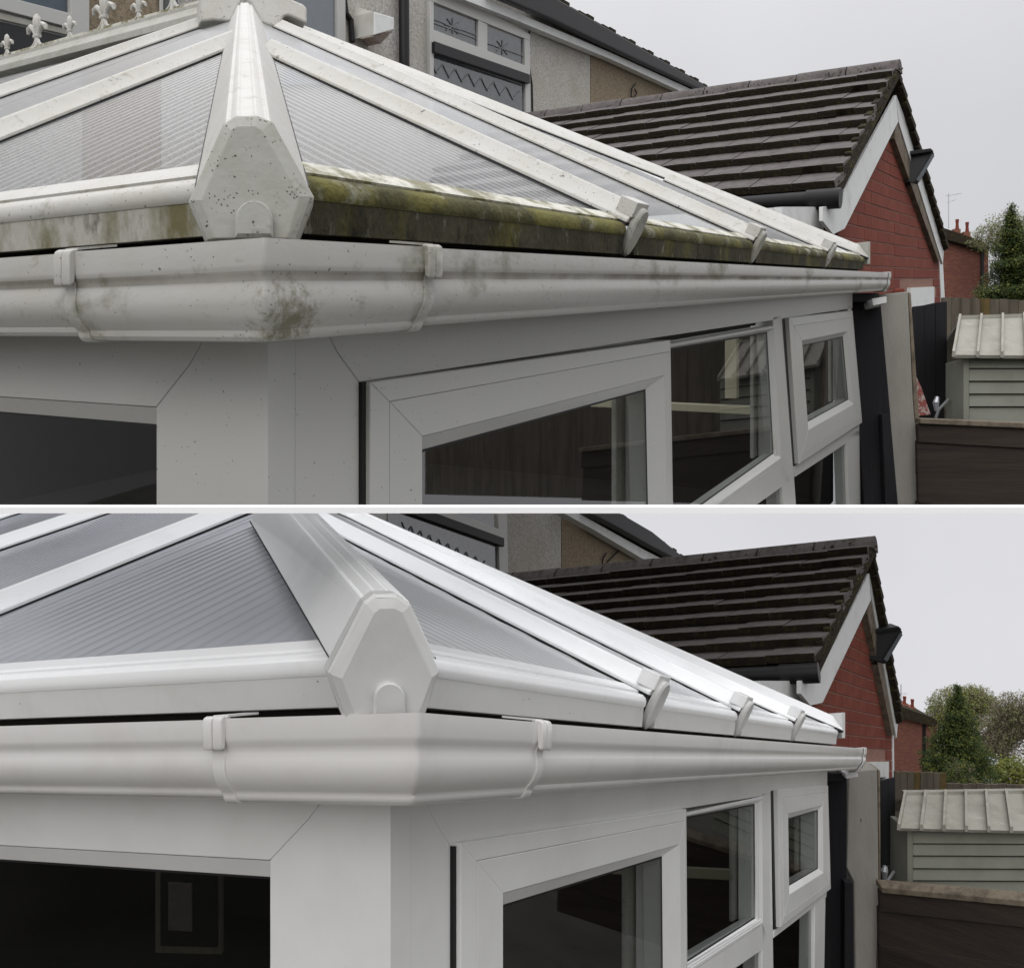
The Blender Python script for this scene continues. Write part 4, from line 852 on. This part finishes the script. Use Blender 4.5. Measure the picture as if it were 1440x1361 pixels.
def shed(S):
    x0, x1, yt, yt1, yb, yb1, Y = S['x0'], S['x1'], S['yt'], S['yt1'], S['yb'], S['yb1'], S['Y']; rx = S['ribs']
    root = empty('garden_shed', P((x0 + x1) / 2, S['bot'], Y), S['label'], 'shed')
    Yt = Y + .5                                         # roof slopes back to its ridge
    def rp(t, s_): # t along 0..1, s 0 eave ..1 ridge
        xe = S['ex0'] + (S['ex1'] - S['ex0']) * t; xr = x0 + (x1 - x0) * t
        a_ = P(xe, yb + (yb1 - yb) * t, Y); b_ = P(xr, yt + (yt1 - yt) * t, Yt); return a_.lerp(b_, s_)
    n = S['n']
    for i in range(n):
        A_ = [rp(i / n + .003, 0), rp((i + 1) / n - .003, 0), rp((i + 1) / n - .003, 1), rp(i / n + .003, 1)]
        MB().prism(A_, (0, .01, -.02)).build('roof_panel', 'shed_roof', root)
    for i in range(n + 1):
        e = .011; A_ = [rp(i / n, -.03) + V((-e, 0, -.005)), rp(i / n, -.03) + V((e, 0, -.005)), rp(i / n, -.03) + V((e * .8, -.004, .034)), rp(i / n, -.03) + V((-e * .8, -.004, .034))]
        B_ = [rp(i / n, 1) + V((-e, 0, -.005)), rp(i / n, 1) + V((e, 0, -.005)), rp(i / n, 1) + V((e * .8, -.004, .034)), rp(i / n, 1) + V((-e * .8, -.004, .034))]
        MB().loft(A_, B_).build('roof_rib', 'shed_roof', root)
    MB().loft([rp(0, 1.0) + V((-.01, -.01, d)) for d in (-.005, .02)] + [rp(0, 1.0) + V((-.01, .03, d)) for d in (.02, -.005)], [rp(1, 1.0) + V((0, -.01, d)) for d in (-.005, .02)] + [rp(1, 1.0) + V((0, .03, d)) for d in (.02, -.005)]).build('ridge_strip', 'shed_roof', root)
    # rear slope and gable end
    back = [rp(0, 1), rp(1, 1), rp(1, 1) + V((0, .5, -.28)), rp(0, 1) + V((0, .5, -.28))]
    MB().prism(back, (0, 0, -.02)).build('rear_roof', 'shed_roof', root)
    wx0 = S['wx0']; zt = S['wt']; Yw = Y + .08; cols = S['slats']
    for i in range(len(cols) - 1):
        y0_, y1_ = cols[i], cols[i + 1]
        A_ = [P(wx0, y0_, Yw + .012), P(x1 + 20, y0_ + S['sl'], Yw + .012), P(x1 + 20, y1_ - 1.5 + S['sl'], Yw - .006), P(wx0, y1_ - 1.5, Yw - .006)]
        B_ = [p + V((0, .05, 0)) for p in A_]
        MB().loft(A_, B_).build('wall_slat', 'shed', root, bevel=.003)
    MB().prism([P(wx0, zt, Yw + .03), P(x1 + 20, zt, Yw + .03), P(x1 + 20, S['bot'], Yw + .03), P(wx0, S['bot'], Yw + .03)], (0, .03, 0)).build('wall_backing', 'gasket', root)
    MB().prism([P(wx0 - 8, zt, Yw - .01), P(wx0, zt, Yw - .01), P(wx0, S['bot'], Yw - .01), P(wx0 - 8, S['bot'], Yw - .01)], (0, .25, 0)).build('corner_board', 'shed', root, bevel=.004)
def foliage(root_name, label, cat, base, parts, trunk, leafmats, group=None, leaf=.03, twig=None):
    """parts: (centre, radii, count); leaves are loose tilted faces gathered in clumps"""
    root = empty(root_name, base, label, cat, group); rnd = random
    mb = MB(); mi = []
    for c, r, n in parts:
        for i in range(n // 9):
            d = V((rnd.gauss(0, 1), rnd.gauss(0, 1), rnd.gauss(0, 1))).normalized(); t = rnd.random() ** .38
            cc = V(c) + V((d.x * r[0] * t, d.y * r[1] * t, d.z * r[2] * t)); mt_ = rnd.choices(range(len(leafmats)), S_w[:len(leafmats)])[0]
            for j in range(9):
                e = cc + V((rnd.gauss(0, 1), rnd.gauss(0, 1), rnd.gauss(0, 1))) * leaf * 1.5; s = leaf * rnd.uniform(.5, 1.2)
                u = V((rnd.gauss(0, 1), rnd.gauss(0, 1), rnd.gauss(0, 1))).normalized() * s; v = u.orthogonal().normalized() * s * .6
                mb.add([e - u, e + v, e + u, e - v], [[0, 1, 2, 3]]); mi.append(mt_)
    o = mb.build('crown', leafmats, root, recalc=False, kind='stuff')
    o.data.polygons.foreach_set('material_index', mi)
    MB().tube(trunk[0], trunk[1], 8).build('trunk', 'bark', root)
    if twig:
        m2 = MB()
        for i in range(twig[0]):
            p0 = V(trunk[0][1]).lerp(V(trunk[0][-1]), rnd.random()); c, r, n = rnd.choice(parts); d = V((rnd.gauss(0, 1), rnd.gauss(0, 1), rnd.gauss(.4, .8))).normalized()
            p2 = V(c) + V((d.x * r[0], d.y * r[1], d.z * r[2])) * rnd.uniform(.6, 1.05); p1 = p0.lerp(p2, .5) + V((rnd.uniform(-1, 1), 0, rnd.uniform(-.5, .5))) * r[0] * .15
            m2.tube([p0, p1, p2], [twig[1], twig[1] * .6, twig[1] * .25], 4)
        m2.build('branches', 'leaf_d', root, kind='stuff')
    return root
S_w = [5, 3, 2]
def conifer(px, top, bot, hw, Y, label, group, lean=0, mats=('leaf', 'leaf_b')):
    H_ = (bot - top) / F * Y; R_ = hw / F * Y; b = P(px, bot, Y); parts = []
    n = 14
    for i in range(n):
        t = i / (n - 1); r = R_ * (min(1, .78 + t * .9) if t < .3 else (1 - ((t - .3) / .72) ** 1.15)) 
        for j in range(3):
            a = random.uniform(0, 6.28); rr = max(r, .02 * R_)
            parts.append((b + V((math.cos(a) * rr * .35, math.sin(a) * rr * .35, H_ * (t * .97 + random.uniform(-.02, .02)))), (rr * .72 + .02, rr * .72 + .02, H_ * .06), int(2300 * (r / R_) ** 1.3) + 150))
    return foliage('conifer_tree', label, 'tree', b, parts, ([b - V((0, 0, H_ * .2)), b + V((0, 0, H_ * .5)), b + V((0, 0, H_ * .95))], [R_ * .12, R_ * .08, R_ * .02]), list(mats), group, leaf=H_ * .0105)
def far_house(D):
    root = empty('far_brick_house', P(*D['base']), D['label'], 'house'); Y = D['base'][2]
    x0, x1, y0, y1, yb = D['x0'], D['x1'], D['y0'], D['y1'], D['base'][1]
    MB().prism([P(x0, y0, Y), P(x1, y1, Y), P(x1, yb, Y), P(x0, yb, Y)], (0, .3, 0)).build('wall', 'farmortar', root)
    n = 0; bh = 3.0; y = y0 + 2; row = 0; mbs = [MB(), MB()]
    while y < yb:
        x = x0 - (3 if row % 2 else 0)
        while x < x1:
            xa, xb = max(x, x0), min(x + 5.4, x1); yt = y0 + (y1 - y0) * ((xa + xb) / 2 - x0) / (x1 - x0)
            if xb - xa > 1 and y > yt:
                mbs[random.random() < .4].prism([P(xa, y, Y - .01), P(xb, y, Y - .01), P(xb, y + bh * .8, Y - .01), P(xa, y + bh * .8, Y - .01)], (0, .02, 0))
            x += 6
        y += bh; row += 1
    mbs[0].build('bricks', 'farbrick', root, kind='stuff', recalc=False); mbs[1].build('bricks', 'farbrick_b', root, kind='stuff', recalc=False)
    A_ = [P(x, y, Y - .2) for x, y in D['roof']]; MB().prism(A_, (0, 3, .0)).build('roof', 'tile_edge', root)
    for nm, pl, m in D['bits']:
        MB().prism([P(x, y, Y + (.4 if 'chim' in nm else -.05)) for x, y in pl], (0, .3, 0)).build(nm, m, root)
    for (cx, ct, cb) in D['pots']:
        MB().tube([P(cx, cb, Y + .5), P(cx, (ct + cb) / 2, Y + .5), P(cx, ct, Y + .5)], [2.6 / F * Y, 1.9 / F * Y, 2.5 / F * Y], 10).build('chimney_pot', 'brick', root)
        MB().prism([P(cx - 5, cb, Y + .4), P(cx + 5, cb, Y + .4), P(cx + 5, cb + 12, Y + .4), P(cx - 5, cb + 12, Y + .4)], (0, .4, 0)).build('chimney', 'farbrick_b', root)
    return root
def aerial(px, top, bot, Y, arms, lab):
    root = empty('tv_aerial', P(px, bot, Y), lab, 'aerial'); r = .55 / F * Y
    MB().tube([P(px, bot, Y), P(px, top, Y)], r, 6).build('mast', 'steel', root)
    for (xa, ya, xb, yb) in arms: MB().tube([P(xa, ya, Y), P(xb, yb, Y)], r * .7, 5).build('aerial_rod', 'steel', root)
# ---- upper yard
HALF = 'U'
bU = HU.B; Yp = 5.35
pp = empty('downpipe', P(1222, 712, 5.25), 'tall black post with ragged edge between the upper windows and the concrete post', 'downpipe')
pbox([(1192, 417), (1238, 419), (1252, 580), (1262, 720), (1216, 720), (1205, 560)], 5.22, .1, 'pipe_shaft', 'black_wood', pp)
pbox([(1190, 412), (1236, 412), (1237, 420), (1236, 426), (1193, 424)], 5.17, .16, 'pipe_head', 'black_plastic', pp)
pbox([(1240, 582), (1252, 583), (1264, 720), (1246, 720)], 5.16, .05, 'cover_strip', 'black_wood', pp)
pbox([(1226, 420), (1247, 417), (1247, 426), (1228, 430)], 5.1, .2, 'window_board', 'white_paint', None, 'small white board end sticking out over the upper black post', 'board')
cp = empty('concrete_post', P(1275, 712, Yp), 'weathered grey concrete fence post in front of the upper black gate', 'post')
pbox([(1236, 414), (1277, 410), (1284, 560), (1297, 720), (1262, 720), (1250, 580)], Yp, .12, 'post_body', 'concrete', cp, bevel=.006)
pbox([(1277.5, 411), (1281, 412), (1291, 560), (1301, 720), (1297.5, 720), (1284.5, 560)], Yp + .02, .12, 'post_edge', 'fence_top', cp)
pbox([(1258, 406), (1272, 405), (1273, 412), (1258, 413)], Yp + .3, .1, 'brick_lump', 'brick', None, 'red brick end peeping over the upper concrete post', 'brick', bevel=.01)
fu = empty('garden_fence', P(1380, 712, 4.9), 'dark brown board fence across the lower right of the upper view', 'fence')
dU = (P(1700, 612, 4.2) - P(1291, 589, 5.2))
def rail_fence(root, p0, p1, heights, mt, mtop):
    d_ = p1 - p0; 
    MB().prism([p0 + V((0, -.03, 0)), p1 + V((0, -.03, 0)), p1 + V((0, .05, .012)), p0 + V((0, .05, .012))], (0, 0, -.03)).build('top_rail', mtop, root, bevel=.004)
    z = -.026
    for i, hh in enumerate(heights):
        o = V((0, .012 * (i % 2), 0)); a_ = p0 + V((0, 0, z)) + o; b_ = p1 + V((0, 0, z)) + o
        MB().prism([a_, b_, b_ - V((0, 0, hh + .012)) - V((0, .008, 0)), a_ - V((0, 0, hh + .012)) - V((0, .008, 0))], (0, .03, 0)).build('fence_board', mt, root, bevel=.002); z -= hh
rail_fence(fu, P(1291, 589, 5.25), P(1760, 609, 4.3), [.10, .19, .17, .17, .17], 'fence_dark', 'fence_top')
bare_fence(1284, 1332, 431, 424, 600, 6.3, 6.6, 3, 'black_gate', 'black_wood', 'tall black boarded gate behind the upper concrete post', 'gate')
bare_fence(1325, 1440 + 60, 418, 424, 600, 8.0, 8.0, 13, 'garden_fence', 'fence_back', 'weathered upright board fence behind the upper shed', 'fence', ms=['fence_back', 'fence_back', 'fence_back', 'fence_back', 'fence_moss'])
pbox([(1289, 530), (1296, 545), (1309, 583), (1290, 585)], 5.9, .05, 'red_sack', 'redprint', None, 'folded red and white patterned sack leaning by the upper concrete post', 'sack')
pbox([(1337, 562), (1356, 561), (1356, 590), (1337, 590)], 6.2, .1, 'timber_offcut', 'fence_top', None, 'short pale timber offcut left of the upper shed', 'timber')
lt = MB().tube([P(1316, 588, 6.1), P(1320, 576, 6.1), P(1334, 562, 6.15)], .011, 8).build('metal_bracket', 'lead', None, origin=P(1316, 588, 6.1)); tag(lt, 'bent dark grey metal bar beside the upper black gate', 'metal bar')
lt = MB().tube([P(1317, 578, 6.0), P(1316, 566, 6.0), P(1318, 558, 6.0)], [.012, .022, .012], 8).build('gate_latch', 'steel', None, origin=P(1317, 578, 6)); tag(lt, 'small shiny latch knob on the upper black gate', 'latch')
shed(dict(x0=1350, x1=1530, yt=448, yt1=443, yb=499, yb1=501, ex0=1341, ex1=1545, Y=5.9, n=6, ribs=0, label='sage green shed with pale weathered ribbed roof in the upper view', wx0=1363, wt=504, bot=600, sl=0, slats=[505, 519, 537, 555, 573, 600]))
far_house(dict(label='far red brick house with two chimneys in the upper view', base=(1358, 440, 24), x0=1322, x1=1390, y0=330, y1=348, roof=[(1318, 318), (1334, 323), (1384, 340), (1393, 348), (1385, 352), (1318, 333)], bits=[('gutter', [(1380, 345), (1384, 345), (1383, 420), (1380, 420)], 'black_plastic')], pots=[(1346, 309, 322), (1360, 313, 326)]))
aerial(1334, 272, 322, 23.5, [(1330, 276, 1352, 272), (1332, 285, 1344, 281)], 'thin roof aerial above the upper far brick house')
conifer(1423, 290, 452, 46, 15, 'bushy green conifer at the right edge of the upper view', None)
bare_fence(1500, 2900, 417, 405, 712, 8.0, 7.0, 22, 'garden_fence', 'fence_back', 'long board fence running on out of the upper view to the right', 'fence')
b0 = P(1425, 450, 22)
foliage('broadleaf_tree', 'pale yellow green tree behind the conifer in the upper view', 'tree', b0, [(P(1425, 330, 22), (.9, .6, .6), 6000), (P(1390, 335, 23), (.5, .4, .35), 1500)], ([b0, P(1425, 380, 22), P(1425, 320, 22)], [.1, .08, .03]), ['leaf_c', 'leaf_d', 'leaf_b'], leaf=.03, twig=(60, .012))
# ---- lower yard
HALF = 'L'
fp = empty('framed_picture', P(262, 1345, 2.6), 'dark framed picture hanging inside behind the left pane of the lower conservatory', 'picture')
pbox([(218, 1222), (312, 1226), (312, 1342), (218, 1340)], 2.6, .02, 'picture_frame', 'fence_back', fp)
pbox([(225, 1226), (306, 1230), (306, 1332), (225, 1330)], 2.595, .01, 'picture_mount', 'room', fp)
pbox([(236, 1240), (270, 1242), (270, 1310), (236, 1308)], 2.59, .006, 'picture_print', 'tile', fp)
pp = empty('downpipe', P(1180, 1355, 4.7), 'tall black post with ragged edge between the lower windows and the concrete post', 'downpipe')
pbox([(1160, 1095), (1191, 1095), (1190, 1380), (1156, 1380)], 4.72, .1, 'pipe_shaft', 'black_wood', pp)
pbox([(1155, 1086), (1190, 1087), (1192, 1094), (1186, 1099), (1160, 1098)], 4.66, .16, 'pipe_head', 'black_plastic', pp)
pbox([(1188, 1240), (1200, 1241), (1201, 1380), (1188, 1380)], 4.66, .05, 'cover_strip', 'black_wood', pp)
pbox([(1188, 1088), (1206, 1084), (1207, 1092), (1190, 1095)], 4.6, .2, 'window_board', 'white_paint', None, 'small white board end sticking out over the lower black post', 'board')
cp = empty('concrete_post', P(1215, 1361, 4.8), 'weathered grey concrete fence post right of the lower black post', 'post')
pbox([(1194, 1084), (1234, 1081), (1236, 1240), (1232, 1380), (1203, 1380), (1201, 1240), (1191, 1220)], 4.85, .12, 'post_body', 'concrete', cp, bevel=.006)
pbox([(1234.5, 1082), (1238, 1083), (1238.5, 1240), (1235, 1380), (1232.5, 1380), (1236.5, 1240)], 4.87, .12, 'post_edge', 'fence_top', cp)
fl = empty('garden_fence', P(1330, 1361, 4.5), 'dark brown board fence across the lower right corner', 'fence')
rail_fence(fl, P(1237, 1244, 4.75), P(1700, 1286, 3.7), [.10, .20, .18, .18], 'fence_dark', 'fence_top')
bare_fence(1239, 1259, 1097, 1094, 1255, 5.7, 5.9, 2, 'black_gate', 'black_wood', 'narrow black boarded gate behind the lower concrete post', 'gate')
bare_fence(1258, 1331, 1085, 1087, 1255, 7.4, 7.4, 8, 'garden_fence', 'fence_back', 'weathered upright board fence left of the lower conifer', 'fence', ms=['fence_back', 'fence_back', 'fence_back', 'fence_moss'])
bare_fence(1331, 1500, 1101, 1104, 1255, 8.6, 8.4, 16, 'garden_fence', 'fence_back', 'low board fence right of the lower conifer behind the shed', 'fence')
pbox([(1258, 1226), (1275, 1225), (1275, 1255), (1258, 1255)], 5.7, .1, 'timber_offcut', 'fence_top', None, 'short pale timber offcut left of the lower shed', 'timber')
lt = MB().tube([P(1243, 1246, 5.5), P(1248, 1238, 5.5), P(1257, 1225, 5.55)], .010, 8).build('metal_bracket', 'lead', None, origin=P(1243, 1246, 5.5)); tag(lt, 'bent dark grey metal bar beside the lower black gate', 'metal bar')
lt = MB().tube([P(1244, 1236, 5.4), P(1244, 1224, 5.4), P(1245, 1217, 5.4)], [.012, .022, .012], 8).build('gate_latch', 'steel', None, origin=P(1244, 1236, 5.4)); tag(lt, 'small shiny latch knob on the lower black gate', 'latch')
shed(dict(x0=1273, x1=1442 + 29, yt=1117, yt1=1114, yb=1164, yb1=1169, ex0=1264, ex1=1453 + 32, Y=5.4, n=7, ribs=0, label='sage green shed with pale weathered ribbed roof in the lower view', wx0=1284, wt=1168, bot=1262, sl=1, slats=[1169, 1187, 1204, 1222, 1239, 1262]))
far_house(dict(label='far red brick house with chimney pots left of the lower conifer', base=(1290, 1110, 26), x0=1250, x1=1318, y0=1000, y1=1014, roof=[(1248, 990), (1272, 995), (1312, 1009), (1321, 1016), (1313, 1021), (1248, 1004)], bits=[('drainpipe', [(1298, 1016), (1302, 1017), (1302, 1085), (1298, 1085)], 'black_plastic')], pots=[(1272, 979, 991), (1283, 983, 995)]))
aerial(1267, 962, 994, 25.5, [(1262, 975, 1276, 975)], 'thin roof aerial above the lower far brick house')
conifer(1347, 968, 1118, 50, 14, 'tall dark green conifer above the lower shed', None)
# snowy looking pale bush at the conifer foot
b0 = P(1350, 1115, 12.5)
foliage('leafy_bush', 'low green bush at the foot of the lower conifer', 'bush', b0, [(P(1348, 1090, 12.5), (.26, .2, .24), 2200)], ([b0, P(1349, 1100, 12.5), P(1348, 1085, 12.5)], [.03, .02, .01]), ['leaf', 'leaf_b', 'leaf_d'], leaf=.014)
b0 = P(1360, 1100, 45)
foliage('broadleaf_tree', 'pale spring green tree rising behind the lower conifer', 'tree', b0, [(P(1355, 995, 45), (1.9, 1.2, 1.1), 16000), (P(1322, 1012, 46), (.8, .8, .8), 4000), (P(1372, 985, 45), (1, .8, .8), 5000)], ([b0, P(1358, 1040, 45), P(1355, 985, 45)], [.25, .2, .06]), ['leaf_c', 'leaf_d', 'leaf_e'], leaf=.045, twig=(120, .03))
b0 = P(1410, 1100, 42)
foliage('broadleaf_tree', 'brown bare twiggy tree with yellowish top at the right edge of the lower view', 'tree', b0, [(P(1420, 1035, 42), (1.9, 1.0, 1.4), 9000), (P(1436, 1000, 42), (1.6, 1.0, 1.0), 8000), (P(1385, 1060, 42), (1.2, 1.0, 1.0), 4000)], ([b0, P(1412, 1060, 42), P(1420, 1000, 42)], [.3, .2, .06]), ['leaf_d', 'leaf_c', 'leaf_d'], leaf=.04, twig=(700, .03))
b0 = P(1425, 1112, 20)
foliage('leafy_bush', 'yellow green shrub at the right edge above the lower shed', 'bush', b0, [(P(1428, 1084, 20), (.42, .3, .32), 2600), (P(1402, 1090, 20), (.2, .2, .2), 800)], ([b0, P(1425, 1095, 20), P(1428, 1080, 20)], [.04, .03, .01]), ['leaf_e', 'leaf_b', 'leaf_c'], leaf=.035)
pbox([(1388, 1078), (1416, 1077), (1418, 1094), (1386, 1095)], 21, 1.0, 'low_roof', 'steel', None, 'small pale grey shed roof between the lower conifer and the yellow green shrub', 'roof')
# ground of the lower garden, following its slope
gz = 1075
def gp(x, y):                                           # plane 1.9 m under the lower horizon
    return V((x, y, -(gz - 680.5) / F * y - 2.0))
g_ = MB().quad(gp(-60, -20), gp(60, -20), gp(60, 400), gp(-60, 400)).build('ground', 'ground', None, recalc=False); g_['kind'] = 'structure'
# ------------------------------------------------------------------ each terrace stops at the ledge
def cut(obj, up):
    me = obj.data; c = TOPC if up else BOTC; T = V(obj['_o']) if obj.parent else obj.location
    off = obj.location if obj.parent else V((0, 0, 0))
    n = V((0, -c, 1)); s = 1 if up else -1
    o = T + off if obj.parent else T
    ds = [s * n.dot(v.co + o) for v in me.vertices]
    if not ds or min(ds) >= -1e-5: return
    if max(ds) <= 0: bpy.data.objects.remove(obj); return
    b = bmesh.new(); b.from_mesh(me)
    g = b.verts[:] + b.edges[:] + b.faces[:]
    r = bmesh.ops.bisect_plane(b, geom=g, dist=1e-6, plane_co=-o, plane_no=n * s, clear_inner=True)
    ed = [e for e in r['geom_cut'] if isinstance(e, bmesh.types.BMEdge)]
    if not obj.get('kind') and me.name.split('.')[0] != 'roof_panel':
        try: bmesh.ops.holes_fill(b, edges=ed, sides=0)
        except Exception: pass
    b.to_mesh(me); b.free(); me.update()
for ob in list(SC.objects):
    if ob.type == 'MESH' and ob.get('_half') in ('U', 'L'): cut(ob, ob['_half'] == 'U')
for ob in SC.objects:
    for q_ in ('_o', '_half'):
        if q_ in ob: del ob[q_]
